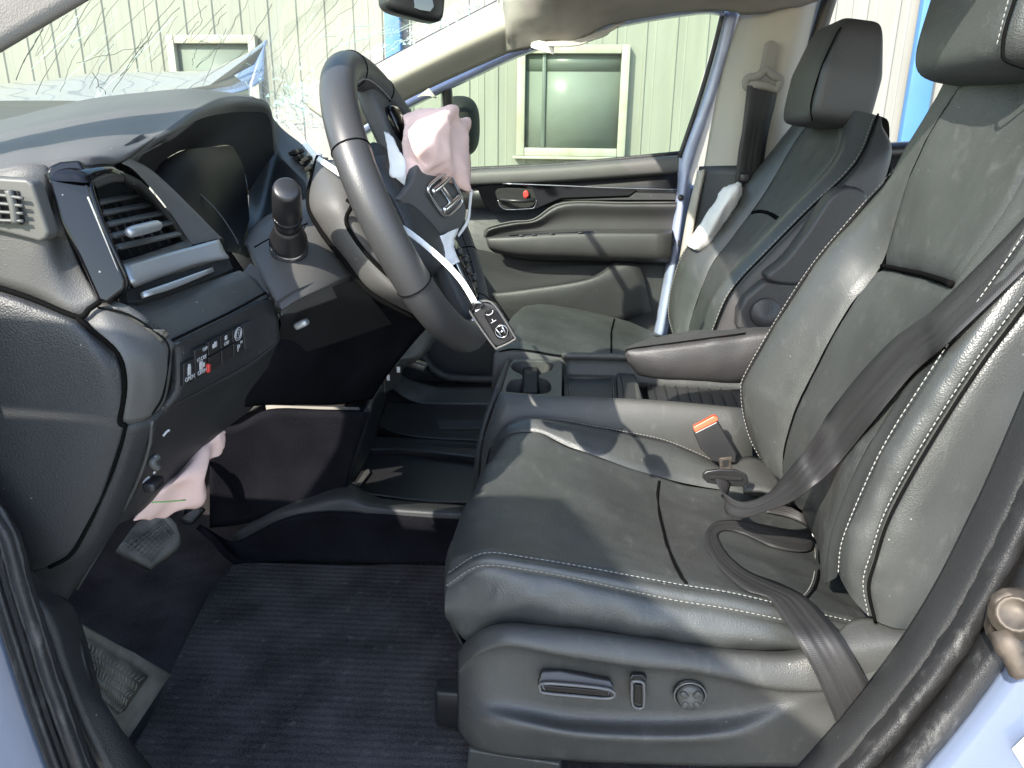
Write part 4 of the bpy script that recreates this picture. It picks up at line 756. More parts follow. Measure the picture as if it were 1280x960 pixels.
patch('torn_airbag_strip', [[(548, 296, .90), (574, 285, .93)], [(549, 312, .90), (568, 305, .92)], [(551, 325, .895), (570, 318, .91)], [(560, 334, .89), (575, 328, .90)]], WHITEC, whl, (5, 4), thick=.001, disp=crumple(.003, 60, 2))
# column cover under the wheel
cc = thing('steering_column_cover', 'grey plastic steering column cover behind and below the wheel rim', 'column cover', p(450, 300, .88))
patch('cover', [[(402, 196, .92), (398, 240, .89), (408, 280, .86), (436, 324, .84), (468, 364, .84), (520, 396, .87)], [(396, 200, .85), (387, 252, .81), (402, 284, .80), (435, 326, .795), (467, 364, .795), (522, 394, .82)], [(428, 200, .84), (424, 245, .785), (438, 286, .775), (472, 336, .775), (508, 366, .78), (548, 388, .81)], [(470, 205, .86), (480, 250, .83), (495, 290, .82), (522, 336, .82), (548, 362, .84), (566, 384, .87)]], DASH, cc, (6, 6), thick=.008)
tube('cover_gap', [(398, 196, .86), (386, 250, .822), (400, 286, .812), (432, 328, .806), (464, 367, .806), (520, 398, .83)], .0035, SEAM, cc, 6)
tube('cover_seam', [(434, 250, .776), (440, 256, .772), (433, 272, .774), (437, 288, .772), (462, 322, .770), (500, 358, .774)], .0022, SEAM, cc, 6)
# white strap and key
zs = thing('cable_tie', 'white plastic tie looped round the steering wheel and holding the key', 'cable tie', p(520, 300, .8))
def tie(pts, half):
    P_ = [p(*q) for q in pts]; ws_ = []
    for i in range(len(P_)):
        t = P_[min(i+1, len(P_)-1)]-P_[max(i-1, 0)]; ws_.append(tuple(t.cross(EYE-P_[i]).normalized()*half))
    return P_, ws_
a, b = tie([(362, 154, 1.0), (378, 176, .93), (394, 195, .87), (412, 208, .80), (432, 222, .765), (452, 240, .775)], .0030); ribbon('tie_strap', a, b, WHITEP, zs, thick=.0016)
a, b = tie([(500, 283, .80), (512, 291, .79), (530, 305, .78), (556, 328, .76), (576, 350, .745), (590, 372, .733), (598, 388, .722)], .0030); ribbon('tie_strap', a, b, WHITEP, zs, thick=.0016)
box('tie_head', p(397, 197, .862), (.010, .008, .009), WHITEP, zs, .002)
kf = thing('key_fob', 'black and chrome car key fob hanging from the white tie below the wheel', 'key', p(612, 400, .725))
slab('fob_body', [(589, 386, .722), (595, 379, .722), (603, 375.5, .722), (619, 381, .722), (643, 419, .722), (643, 425, .722), (624, 435, .722), (616, 433, .722), (590, 394, .722)], SATIN, kf, .013, .004, 0, None, 3)
tube('fob_rim', [(589, 387, .7215), (595, 380, .7215), (603, 376.5, .7215), (618, 381.5, .7215), (642, 419, .7215), (642, 425, .7215), (623, 434.5, .7215), (617, 432.5, .7215), (590, 394, .7215)], .0011, DASH, kf, 6, True, 4)
slab('fob_face', [(606, 390, .7195), (611, 386.5, .7195), (620, 389, .7195), (636.5, 416, .7195), (635, 420, .7195), (625, 424.5, .7195), (621, 423, .7195), (605.5, 396, .7195)], GLOSSB, kf, .003, .001)
tube('fob_ring', [(589, 388, .722), (592, 380, .716), (600, 378, .716), (603, 384, .721)], .002, CHROME, kf, 6)
xk = (p(643, 419, .72)-p(643, 425, .72)); dn = (p(627, 414, .719)-p(611, 388, .719)).normalized(); rt = (p(634, 412, .719)-p(624, 418, .719)).normalized(); f0 = p(627, 414.5, .7175)
tube('emblem', [f0+dn*(.0065*math.sin(a)*.95)+rt*(.0062*math.cos(a)*(1-.12*math.sin(a))) for a in [2*math.pi*k/14 for k in range(14)]], .0007, CHROME, kf, 5, True, 3)
for a, b in (((-.0032, -.0045), (-.0026, .0045)), ((.0032, -.0045), (.0026, .0045)), ((-.003, 0), (.003, 0))): tube('emblem_letter', [f0+rt*a[0]+dn*a[1], f0+rt*b[0]+dn*b[1]], .0011, CHROME, kf, 6)
f1 = p(617, 402, .7175)
tube('printed_mark', [f1-rt*.003, f1+rt*.003], .0005, INK, kf, 4); tube('printed_mark', [f1-dn*.003, f1+dn*.0002], .0005, INK, kf, 4)
f2 = p(612.5, 391.5, .7175); tube('printed_mark', [f2-rt*.004-dn*.001, f2-rt*.002+dn*.001, f2+rt*.002+dn*.001, f2+rt*.004-dn*.001], .0005, INK, kf, 4)
# ================================================================== driver seat
ds = thing('driver_seat', 'near black leather driver seat with pale stitching and power switches on its side trim', 'car seat', (.1, .9, FZ))
def sp_(n, rows, m, **k): return patch(n, rows, m, ds, **k)
B = lin([(557, 735, .672), (575, 717, .668), (601, 710, .665), (635, 712, .663), (702, 722, .662), (830, 751, .662), (909, 764, .662), (990, 780, .664), (1080, 800, .68)], 10)
C = lin([(561, 716, .695), (573, 704, .69), (592, 695, .688), (615, 692, .686), (669, 699, .685), (736, 710, .685), (830, 727, .685), (932, 744, .686), (1000, 762, .688), (1090, 782, .70)], 10)
A = lin([(560, 778, .69), (577, 815, .685), (601, 795, .675), (640, 790, .668), (741, 798, .664), (885, 818, .664), (1000, 815, .666), (1080, 830, .68)], 10)
def mid(P, Q, f=.5, off=(0, 0, 0)): return [a.lerp(b, f)+Vector(off) for a, b in zip(P, Q)]
WR = [(-.066, .68), (-.052, .675), (-.041, .67)]
def wr(q, a, b):
    x, z = q[0], q[2]; s = .0022*noise.noise(Vector(q)*35)
    for k, (cx, cz) in enumerate(WR):
        d = (x-cx)-(z-.675)*.55; s += .0038*math.exp(-(d/.0045)**2)*math.exp(-((z-.672)/.016)**2)
    return s
csp = sp_('cushion_side_panel', [B, mid(A, B, .55, (0, -.012, 0)), A], LEATHER, sub=(9, 7), roll=(1, .6, 0, 0), disp=wr)
ces = sp_('cushion_edge_strip', [B, mid(B, C, .5, (0, -.003, .005)), C], LEATHER, sub=(5, 6), roll=(.8, .8, 0, 0))
F_ = lin([(633, 546, 1.115), (665, 538, 1.11), (716, 558, 1.09), (770, 577, 1.08), (810, 592, 1.08), (881, 607, 1.08), (960, 622, 1.08), (1010, 635, 1.08)], 10)
E1 = mid(C, F_, .22, (0, 0, -.006)); E2 = mid(C, F_, .52, (0, 0, -.014)); E3_ = mid(C, F_, .80, (0, 0, -.012))
E1[0] = p(567, 672, .79); E2[0] = p(587, 624, .91); E3_[0] = p(612, 575, 1.03)
E1[1] = E1[0].lerp(E1[2], .5)+Vector((0, 0, .006)); E2[1] = E2[0].lerp(E2[2], .5)+Vector((0, 0, .010)); E3_[1] = E3_[0].lerp(E3_[2], .5)+Vector((0, 0, .008))
def front(row): return [row[0]+Vector((.03, 0, -.14)), row[0]+Vector((-.002, 0, -.06))]+list(row)
def soft(q, a, b): return .0035*noise.noise(Vector(q)*14)+.0014*noise.noise(Vector(q)*42)
ci = sp_('cushion_insert', [front(C), front(E1), front(E2), front(E3_), front(F_)], LEATHER_IN, sub=(10, 6), roll=(.8, .5, 0, 0), disp=soft)
G_ = lin([(612, 560, 1.14), (622, 541, 1.15), (645, 528, 1.15), (680, 524, 1.15), (716, 529, 1.15), (810, 546, 1.15), (851, 558, 1.145), (894, 578, 1.14), (950, 604, 1.13), (1010, 625, 1.12)], 10)
cfb = sp_('cushion_far_bolster', [front(F_), front(mid(F_, G_, .5, (0, 0, .012))), front(G_)], LEATHER, sub=(7, 6), roll=(.5, .8, 0, 0), disp=soft)
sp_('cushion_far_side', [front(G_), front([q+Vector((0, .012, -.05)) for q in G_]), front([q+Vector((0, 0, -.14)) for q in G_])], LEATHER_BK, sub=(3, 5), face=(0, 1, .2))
box('cushion_light_block', (.11, .905, .545), (.36, .36, .09), BLACK, ds, .02)  # unseen block added inside the cushion to stop light
stitches('stitching', [q+Vector((0, 0, .002)) for q in mid(B, C, .86, (0, 0, .001))], ds)
stitches('stitching', [q+Vector((0, -.001, .001)) for q in mid(B, C, .12)], ds)
stitches('stitching', [q+Vector((0, -.004, .003)) for q in G_], ds)
CB_ = [bvh(ci), bvh(cfb), bvh(ces), bvh(csp)]
tube('insert_seam', [on(CB_, *q, 0, .9) for q in ((824, 602), (822, 620), (824, 640), (829, 662), (834, 682), (842, 702), (852, 722), (858, 730))], .0022, SEAM, ds, 6)
lp = [(990, 632), (1008, 645), (1019, 668), (1024, 695), (1021, 728), (1006, 750), (980, 756)]
tube('rear_seam', [on(CB_, *q, 0, .85) for q in lp], .002, SEAM, ds, 6); stitches('stitching', [on(CB_, u-5, v-3, .001, .85) for u, v in lp], ds)
# side trim with its switches
U_ = [572, 588, 608, 640, 700, 741, 800, 860, 910, 942, 985, 1040, 1150]
def row(vs_, ys): return [(u, v, y) for u, v, y in zip(U_, vs_, ys)]
def ys(base, end=0): return [base+.05, base+.022, base+.007]+[base]*10
TR = [row([815, 795, 783, 778, 783, 787, 795, 804, 810, 812, 812, 800, 785], ys(.658)),
      row([820, 803, 792, 786, 792, 796, 804, 813, 819, 822, 824, 815, 800], ys(.634)),
      row([838, 822, 811, 806, 817, 823, 831, 836, 845, 852, 858, 858, 850], ys(.620)),
      row([846, 832, 822, 818, 828, 835, 842, 848, 856, 862, 866, 864, 856], [.672, .650, .637, .634, .634, .634, .634, .634, .633, .630, .626, .622, .622]),
      row([872, 870, 872, 878, 891, 894, 896, 896, 892, 886, 876, 872, 866], [.670, .648, .638, .635, .635, .635, .635, .635, .633, .630, .626, .622, .622]),
      row([894, 895, 897, 902, 914, 919, 922, 922, 918, 910, 894, 886, 880], [.664, .640, .624, .615, .611, .611, .611, .611, .612, .615, .621, .624, .624]),
      row([904, 910, 916, 922, 930, 933, 935, 935, 934, 930, 925, 920, 912], ys(.620)),
      row([912, 932, 940, 946, 950, 953, 955, 957, 958, 958, 958, 956, 950], ys(.632))]
sp_('side_trim', TR, TRIM, sub=(5, 5), thick=.006)
box('seat_track', (.10, .72, .475), (.50, .03, .05), SATIN, ds, .006); box('seat_track', (.10, 1.06, .475), (.50, .03, .05), SATIN, ds, .006)
slab('seat_rail_cover', [(585, 938, .655), (640, 949, .645), (700, 956, .645), (700, 1010, .66), (580, 1000, .67)], TRIM, ds, .02, .003)
box('seat_under_frame', (.13, .90, .52), (.40, .44, .03), BLACK, ds, .006)
sw = slab('seat_switch', [(676, 838, .627), (700, 838, .627), (732, 843, .627), (765, 850, .627), (767, 858, .618), (763, 874, .617), (678, 866, .617), (671, 855, .618)], SATIN, ds, .014, .004, 0, None, 3)
tube('switch_rim', [(676, 855, .616), (700, 855, .6155), (762, 862, .6155), (763, 873, .6155), (720, 870, .6155), (679, 866, .6155), (675, 861, .616)], .0018, RIMG, sw, 6, True, 3)
slab('switch_face', [(679, 857, .615), (761, 864, .615), (760, 871, .615), (682, 864, .615)], GLOSSB, sw, .002, .0008)
sw = slab('recline_switch', [(790, 842, .627), (804, 843, .627), (808, 850, .620), (807, 884, .617), (803, 888, .617), (790, 886, .617), (787, 880, .618), (787, 850, .622)], SATIN, ds, .014, .003, 0, None, 3)
tube('switch_rim', [(791, 852, .617), (803, 853, .617), (805, 860, .616), (804, 884, .6155), (791, 882, .6155), (790, 860, .6165)], .0016, RIMG, sw, 6, True, 3)
slab('switch_face', [(793, 856, .6155), (802, 857, .6155), (802, 881, .615), (793, 879, .615)], GLOSSB, sw, .002, .0008)
kc = p(862, 867, .632)
kn = lathe('lumbar_knob', kc, (0, -1, .12), [(-.002, .0165), (.002, .0165), (.003, .0155), (.001, .0145), (.001, .0)], SATIN, ds, 30)
lathe('knob_disc', kc, (0, -1, .12), [(.001, .0135), (.006, .0132), (.0085, .0115), (.009, .006), (.0088, 0)], TRIM, kn, 30)
tube('knob_rim', [kc+Vector((.0155*math.cos(a), -.003, .0155*math.sin(a))) for a in [2*math.pi*k/18 for k in range(18)]], .0011, RIMG, kn, 6, True, 2)
for k in range(4): a = R(45+90*k)+.1; softbox('knob_grip', kc+Vector((.0088*math.cos(a), -.009, .0088*math.sin(a))), (Vector((math.cos(a), 0, math.sin(a))), Vector((-math.sin(a), 0, math.cos(a))), Vector((0, 1, 0))), (.0045, .0032, .0022), 3, TRIM, kn, 4)
sp_('hinge_cover', [[(1040, 796, .64), (1077, 771, .66), (1152, 783, .66)], [(1052, 808, .625), (1080, 800, .63), (1145, 800, .63)], [(1072, 830, .62), (1095, 825, .622), (1130, 830, .625)], [(1085, 870, .63), (1105, 865, .63), (1130, 860, .63)]], TRIM, sub=(5, 5), thick=.008)
# backrest
def L8(l): return [p(*q) for q in l]
T = L8([(968, 600, 1.12), (938, 548, 1.13), (926, 492, 1.135), (936, 458, 1.135), (1006, 344, 1.13), (1070, 266, 1.12), (1148, 181, 1.10), (1196, 96, 1.03)])
IF = L8([(990, 622, 1.05), (977, 580, 1.06), (985, 535, 1.06), (1005, 485, 1.06), (1056, 390, 1.055), (1098, 332, 1.05), (1144, 195, 1.02), (1212, 84, .96)])
IN = L8([(1028, 730, .735), (1034, 672, .735), (1060, 600, .735), (1092, 540, .738), (1150, 445, .74), (1189, 356, .745), (1266, 240, .755), (1330, 100, .79)])
S1 = L8([(1047, 713, .675), (1053, 673, .67), (1080, 606, .668), (1111, 544, .668), (1164, 461, .668), (1205, 400, .67), (1282, 288, .68), (1362, 150, .70)])
S2 = L8([(1091, 775, .645), (1083, 733, .642), (1092, 697, .64), (1111, 641, .64), (1158, 556, .64), (1221, 458, .64), (1285, 372, .645), (1410, 200, .66)])
SR = L8([(1158, 782, .66), (1190, 735, .645), (1215, 680, .645), (1245, 610, .645), (1290, 520, .645), (1345, 430, .65), (1400, 350, .65), (1490, 200, .66)])
IM = mid(IF, IN, .5, (.012, 0, 0)); IN2 = mid(IN, S1, .5, (.006, 0, .0))
for q in (IM, IN2): pass
bil = sp_('back_insert_lower', [IF[:6], mid(IF, IN, .25, (.008, 0, 0))[:6], IM[:6], mid(IF, IN, .75, (.008, 0, 0))[:6], IN[:6]], LEATHER_IN, sub=(7, 7), roll=(.6, .6, 0, 1), disp=soft)
biu = sp_('back_insert_upper', [IF[5:], mid(IF, IN, .25, (.008, 0, 0))[5:], IM[5:], mid(IF, IN, .75, (.008, 0, 0))[5:], IN[5:]], LEATHER_IN, sub=(7, 9), roll=(.6, .6, 1, 0), disp=soft)
bfb = sp_('back_far_bolster', [T, mid(T, IF, .45, (-.012, 0, .004)), IF], LEATHER, sub=(8, 6), roll=(.8, .4, 0, 0), disp=soft)
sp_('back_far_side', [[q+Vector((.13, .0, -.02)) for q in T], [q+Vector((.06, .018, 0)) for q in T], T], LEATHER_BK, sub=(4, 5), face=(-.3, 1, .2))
bni = sp_('back_near_inner', [IN, IN2, S1], LEATHER, sub=(5, 6), roll=(.4, .8, 0, 0))
bes = sp_('back_edge_strip', [S1, mid(S1, S2, .5, (-.006, -.006, .002)), S2], LEATHER, sub=(6, 7), roll=(.9, .9, 0, 0), disp=soft)
sp_('back_side_panel', [S2, mid(S2, SR, .4, (0, -.008, 0)), SR, [q+Vector((.05, .03, 0)) for q in SR]], LEATHER, sub=(6, 6), roll=(1, 0, 0, 0), disp=soft)
sp_('back_rear_shell', [[q+Vector((.13, .0, -.02)) for q in T], [q+Vector((.14, -.2, -.02)) for q in T], [q+Vector((.05, .03, 0)) for q in SR]], DASH_DK, sub=(3, 4), face=(1, 0, 0))
sp_('back_top', [[T[7], IF[7], IM[7], IN[7], S1[7], S2[7]], [q[7]+Vector((.03, 0, .012)) for q in (T, IF, IM, IN)]+[S1[7]+Vector((.015, .01, .004)), S2[7]+Vector((.01, .02, 0))], [q[7]+Vector((.10, 0, -.05)) for q in (T, IF, IM, IN)]+[S1[7]+Vector((.05, .02, -.05)), S2[7]+Vector((.04, .04, -.06))]], LEATHER_IN, sub=(4, 6), face=(0, 0, 1))
stitches('stitching', mid(S1, S2, .06, (-.002, -.001, .001)), ds, .0056, .0038, .00058)
stitches('stitching', mid(S1, S2, .90, (-.002, -.003, .001)), ds, .0056, .0038, .00058)
stitches('stitching', mid(T, IF, .055, (-.004, 0, .003)), ds, .0062, .0042, .00055)
tube('back_seam', mid(S1, S2, 1.03, (.001, -.001, 0)), .0016, SEAM, ds, 6)
tube('insert_seam', [mid(IF, IN, .03, (.003, 0, 0))[5], mid(IF, IN, .25, (.009, 0, 0))[5], mid(IF, IN, .5, (.013, 0, 0))[5], mid(IF, IN, .75, (.009, 0, 0))[5], mid(IF, IN, .97, (.003, 0, 0))[5]], .0036, SEAM, ds, 6)
def hr_shape(k):
    def f(q): return Vector((q.x*(1-k*max(0, q.z)*.9)+.10*q.z*0, q.y*(1-.12*max(0, q.z)), q.z))
    return f
tl = R(9)
HX = (Vector((math.cos(tl), 0, -math.sin(tl))), Vector((0, 1, 0)), Vector((math.sin(tl), 0, math.cos(tl))))
hc = Vector((.462, .905, 1.286))
hd = softbox('headrest', hc, HX, (.068, .118, .108), 6, LEATHER_IN, ds, 20, hr_shape(.3))
tube('headrest_seam', [hc+HX[0]*x-HX[1]*.108+HX[2]*z for x, z in ((-.0575, .07), (-.0635, .04), (-.066, -.04), (-.062, -.092), (-.04, -.105), (.05, -.106))], .0018, SEAM, hd, 6)
stitches('headrest_stitching', [hc+HX[0]*(x-.004)-HX[1]*.104+HX[2]*z for x, z in ((-.0575, .07), (-.0635, .04), (-.066, -.04), (-.062, -.092))], hd)
for y in (-.05, .05): tube('headrest_post', [(hc+HX[2]*-.09+HX[1]*y+HX[0]*.02), (hc+HX[2]*-.16+HX[1]*y+HX[0]*.03)], .006, SATIN, ds, 8)
# driver's inboard arm rest
ar = patch('armrest', [[(782, 441, 1.18), (790, 430, 1.20), (822, 422, 1.222), (864, 413.5, 1.225), (923, 411, 1.225), (975, 408, 1.225)],
                       [(781, 442, 1.17), (787, 436, 1.172), (825, 431.5, 1.168), (881, 424, 1.165), (932, 417, 1.165), (980, 412, 1.165)],
                       [(783, 447, 1.168), (792, 446, 1.162), (826, 444, 1.155), (881, 440, 1.153), (928, 436, 1.153), (980, 432, 1.153)],
                       [(785, 454, 1.17), (797, 460, 1.165), (828, 464, 1.158), (870, 464, 1.156), (926, 463, 1.156), (980, 460, 1.156)],
                       [(788, 459, 1.185), (800, 469, 1.18), (830, 474, 1.175), (870, 475.5, 1.175), (922, 477.5, 1.175), (980, 478, 1.175)],
                       [(790, 458, 1.21), (802, 468, 1.22), (830, 471, 1.22), (870, 472, 1.22), (922, 474, 1.22), (980, 475, 1.22)]], LEATHER_BK, ds, (6, 7), disp=soft)
tube('armrest_seam', [(782, 440, 1.17), (788, 436, 1.17), (825, 431, 1.167), (881, 423.5, 1.164), (932, 416.5, 1.164)], .0014, SEAM, ar, 5)

# ================================================================== passenger seat
ps = thing('passenger_seat', 'far black leather passenger seat with raised arm rest and black headrest', 'car seat', (.1, 1.7, FZ))
def pp(n, rows, m, **k): return patch(n, rows, m, ps, **k)
def drop(r): return [V3(r[0])+Vector((.03, 0, -.15)), V3(r[0])+Vector((0, 0, -.06))]+[V3(q) for q in r]
cr_ = [[(618, 442, 1.45), (640, 438, 1.455), (670, 441, 1.455), (700, 446, 1.455), (800, 455, 1.455), (900, 460, 1.455)],
       [(622, 428, 1.52), (648, 424, 1.52), (680, 430, 1.52), (720, 438, 1.52), (800, 446, 1.52), (900, 452, 1.52)],
       [(632, 407, 1.70), (660, 402, 1.70), (700, 409, 1.70), (750, 418, 1.70), (810, 432, 1.70), (890, 444, 1.70)],
       [(645, 391, 1.86), (675, 387, 1.87), (712, 393, 1.88), (757, 403, 1.88), (805, 417, 1.88), (870, 436, 1.88)],
       [(651, 386, 1.93), (675, 380.5, 1.95), (712, 384.5, 1.96), (757, 393.5, 1.96), (795, 406, 1.96), (845, 427, 1.96)]]
pcu = pp('cushion', [drop(r) for r in cr_], LEATHER_IN, sub=(7, 6), disp=soft)
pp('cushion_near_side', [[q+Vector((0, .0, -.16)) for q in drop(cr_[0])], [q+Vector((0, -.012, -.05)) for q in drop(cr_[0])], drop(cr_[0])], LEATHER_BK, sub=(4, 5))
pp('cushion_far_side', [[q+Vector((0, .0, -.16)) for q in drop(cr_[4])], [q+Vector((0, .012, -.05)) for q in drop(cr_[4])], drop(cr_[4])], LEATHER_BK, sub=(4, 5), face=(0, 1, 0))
PCB = [bvh(pcu)]
tube('insert_seam', [on(PCB, *q, 0, 1.7) for q in ((764, 446), (764, 436), (764, 426), (764, 416), (766, 406), (768, 399))], .0024, SEAM, ps, 5)
tube('cushion_seam', [(620, 441, 1.452), (640, 436.5, 1.452), (670, 439.5, 1.452), (700, 444.5, 1.452), (780, 452, 1.452)], .002, SEAM, ps, 5)
box('cushion_light_block', (.14, 1.7, .56), (.36, .42, .16), BLACK, ps, .02)  # hidden box put in so light does not pass through the cushion
PT = L8([(842, 420, 1.92), (835, 392, 1.95), (840, 352, 1.96), (861, 304, 1.965), (930, 229, 1.96), (985, 166, 1.94), (1012, 140, 1.88)])
PF = L8([(858, 420, 1.84), (866, 388, 1.86), (888, 332, 1.87), (914, 297, 1.87), (954, 242, 1.86), (990, 180, 1.84), (1020, 140, 1.80)])
PN = L8([(876, 420, 1.56), (882, 388, 1.55), (900, 356, 1.545), (930, 320, 1.545), (985, 262, 1.545), (1040, 200, 1.55), (1056, 142, 1.62)])
PS_ = L8([(890, 420, 1.47), (909, 375, 1.465), (928, 349, 1.462), (951, 325, 1.46), (1010, 265, 1.46), (1070, 206, 1.465), (1098, 144, 1.52)])
PR = L8([(950, 425, 1.46), (985, 385, 1.455), (1010, 350, 1.455), (1040, 315, 1.455), (1085, 265, 1.46), (1114, 192, 1.475), (1100, 152, 1.53)])
k1 = 4
pp('back_far_bolster', [PT, mid(PT, PF, .5, (-.014, 0, .006)), PF], LEATHER, sub=(6, 6), roll=(.6, .4, 0, 0))
pbi = pp('back_insert', [PF, mid(PF, PN, .33, (.012, 0, 0)), mid(PF, PN, .66, (.012, 0, 0)), PN], LEATHER_IN, sub=(7, 7), roll=(.5, .5, 0, 0), disp=soft)
pp('back_near_bolster', [PN, mid(PN, PS_, .5, (-.012, -.004, .006)), PS_], LEATHER, sub=(6, 6), roll=(.3, 1, 0, 0))
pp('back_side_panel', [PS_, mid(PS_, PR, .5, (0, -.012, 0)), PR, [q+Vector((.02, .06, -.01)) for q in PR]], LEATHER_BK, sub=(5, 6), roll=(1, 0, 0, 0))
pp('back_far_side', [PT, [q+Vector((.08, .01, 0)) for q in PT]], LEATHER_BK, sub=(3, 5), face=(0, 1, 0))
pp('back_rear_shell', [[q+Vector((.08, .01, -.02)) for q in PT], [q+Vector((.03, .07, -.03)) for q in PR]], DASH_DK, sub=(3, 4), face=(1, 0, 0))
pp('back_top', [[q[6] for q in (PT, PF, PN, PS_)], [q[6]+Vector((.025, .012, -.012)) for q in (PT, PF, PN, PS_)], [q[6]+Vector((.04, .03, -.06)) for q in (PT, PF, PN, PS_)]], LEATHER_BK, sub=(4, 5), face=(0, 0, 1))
PBB = [bvh(pbi)]
tube('insert_seam', [on(PBB, *q, 0, 1.7) for q in ((941, 266), (948, 264.5), (956, 265), (964, 268), (972, 273))], .0045, SEAM, ps, 6)
tube('bolster_seam', mid(PN, PS_, 1.0, (-.001, -.001, .002)), .002, SEAM, ps, 6)
stitches('stitching', mid(PN, PS_, .93, (-.002, -.002, .004)), ps, .008, .005, .0007)
stitches('stitching', mid(PT, PF, .08, (-.004, 0, .002)), ps, .008, .005, .0007)
hp = p(1066, 91, 1.575)+Vector((0, .112, 0))
tl2 = R(7); HX2 = (Vector((math.cos(tl2), 0, -math.sin(tl2))), Vector((0, 1, 0)), Vector((math.sin(tl2), 0, math.cos(tl2))))
hd = softbox('headrest', hp, HX2, (.062, .118, .098), 8, LEATHER_BK, ps, 18, hr_shape(.42))
tube('headrest_seam', [hp+HX2[0]*x-HX2[1]*.104+HX2[2]*z for x, z in ((-.040, .075), (-.047, .055), (-.058, 0), (-.0605, -.06), (-.050, -.093))], .0016, SEAM, hd, 6)
for y in (-.05, .05): tube('headrest_post', [(hp+HX2[2]*-.085+HX2[1]*y+HX2[0]*.02), (hp+HX2[2]*-.14+HX2[1]*y+HX2[0]*.04)], .006, SATIN, ps, 8)
ra = slab('armrest', [(957, 349, 1.405), (985, 322, 1.405), (1016, 280, 1.405), (1034, 252, 1.405), (1050, 237, 1.405), (1066, 233, 1.405), (1082, 240, 1.405), (1084, 254, 1.405), (1070, 282, 1.405), (1030, 330, 1.405), (1000, 356, 1.405)], LEATHER_BK, ps, .05, .012, 4, None, 4)
slab('armrest_mount', [(921, 412, 1.415), (923, 388, 1.415), (932, 372, 1.415), (957, 351, 1.415), (1000, 354, 1.415), (1000, 400, 1.415), (960, 420, 1.415)], LEATHER_BK, ps, .04, .008, 0, None, 3)
lathe('pivot_cap', p(957, 391, 1.413), (0, -1, 0), [(0, .028), (.003, .028), (.0045, .0265), (.005, .0)], LEATHER_BK, ps, 26)

# ================================================================== seat belt of the driver
def belt(nm, E, par, **k):
    c = [(V3(a)+V3(b))/2 for a, b in E]; h = [tuple((V3(b)-V3(a))/2) for a, b in E]; return ribbon(nm, c, h, BELT, par, **k)
sb = thing('driver_seat_belt', 'black seat belt slack across the near driver seat with its loose metal tongue', 'seat belt', (.25, .8, .9))
BB_ = [bvh(o_) for o_ in (bil, biu, bfb, bni, bes)]+CB_
def lb(l): return [(on(BB_, *a, h, .75), on(BB_, *b, h2, .7)) for a, b, h, h2 in l]
belt('shoulder_webbing', [((1330, 215, .70), (1352, 268, .64)), ((1276, 280, .70), (1294, 328, .645))]+lb([((1180, 378), (1191, 426), .03, .022), ((1146, 404), (1163, 450), .026, .016), ((1113, 430), (1138, 473), .022, .014), ((1072, 474), (1094, 526), .02, .014), ((1035, 521), (1052, 577), .022, .014), ])+[((1004, 567, .81), (1018, 608, .765)), ((980, 597, .83), (990, 628, .79)), ((958, 620, .85), (955, 641, .825)), ((928, 628, .875), (926, 648, .855)), ((905, 615, .91), (908, 638, .895)), ((894, 597, .955), (914, 603, .955))], sb, curl=.003)
def lay(l): return [(on(CB_, *a, h), on(CB_, *b, h2)) for a, b, h, h2 in l]
fold = lay([((960, 626), (958, 640), .030, .012), ((986, 632), (988, 647), .040, .012), ((1005, 641), (1010, 660), .050, .014), ((1014, 655), (1016, 683), .050, .012), ((1000, 664), (1001, 690), .045, .010), ((962, 658), (966, 684), .036, .008), ((925, 651), (930, 668), .026, .006), ((898, 652), (908, 663), .014, .005), ((884, 661), (897, 669), .006, .004)])
lapE = fold+lay([((881, 676), (902, 682), .003, .003), ((887, 692), (914, 698), .004, .004), ((905, 716), (938, 716), .005, .005), ((932, 738), (975, 730), .007, .007)])+[((959, 748, .690), (1006, 746, .70)), ((978, 773, .648), (1030, 770, .652)), ((996, 801, .612), (1052, 797, .616)), ((1023, 851, .600), (1076, 837, .602)), ((1053, 925, .598), (1104, 895, .598)), ((1070, 985, .598), (1130, 945, .598))]
belt('lap_webbing', lapE, sb, curl=.001)
slab('tongue', [(899, 573, .975), (915, 571, .975), (914, 585, .975), (921, 589, .975), (894, 592, .975), (900, 586, .975)], STEEL, sb, .003, .0008)
slab('tongue_handle', [(879, 592, .974), (884, 589, .974), (900, 587, .972), (921, 588, .972), (934, 594, .972), (936, 603, .972), (930, 609, .972), (905, 608, .972), (884, 604, .974), (878, 598, .974)], SATIN, sb, .006, .002, 0, None, 3)
slab('tongue_slot', [(886, 594, .9705), (928, 597, .9695), (928, 601, .9695), (887, 599, .9705)], BLACK, sb, .002, .0005)
slab('tongue_window', [(903, 576, .974), (911, 575, .974), (910.5, 583, .974), (904, 584, .974)], BLACK, sb, .001, 0)
lathe('belt_stud', p(1019, 668, .90), (EYE-p(1019, 668, .90)), [(0, .004), (.003, .004), (.005, .002)], WHITEP, sb, 10)
bk = thing('seat_belt_buckle', 'black seat belt buckle with orange red release button beside the driver seat', 'buckle', p(890, 560, 1.10))
slab('buckle_body', [(867, 541, 1.095), (897, 526, 1.095), (921, 567, 1.085), (920, 579, 1.085), (893, 578, 1.085), (876, 562, 1.09)], SATIN, bk, .022, .003, 0, None, 3)
slab('release_button', [(866, 534, 1.097), (892, 520, 1.097), (897, 521, 1.097), (898, 526, 1.095), (869, 541, 1.095)], ORANGE, bk, .018, .002, 0, None, 3)
tube('buckle_stalk', [(905, 574, 1.10), (915, 600, 1.12), (925, 640, 1.15)], .009, SATIN, bk, 8)
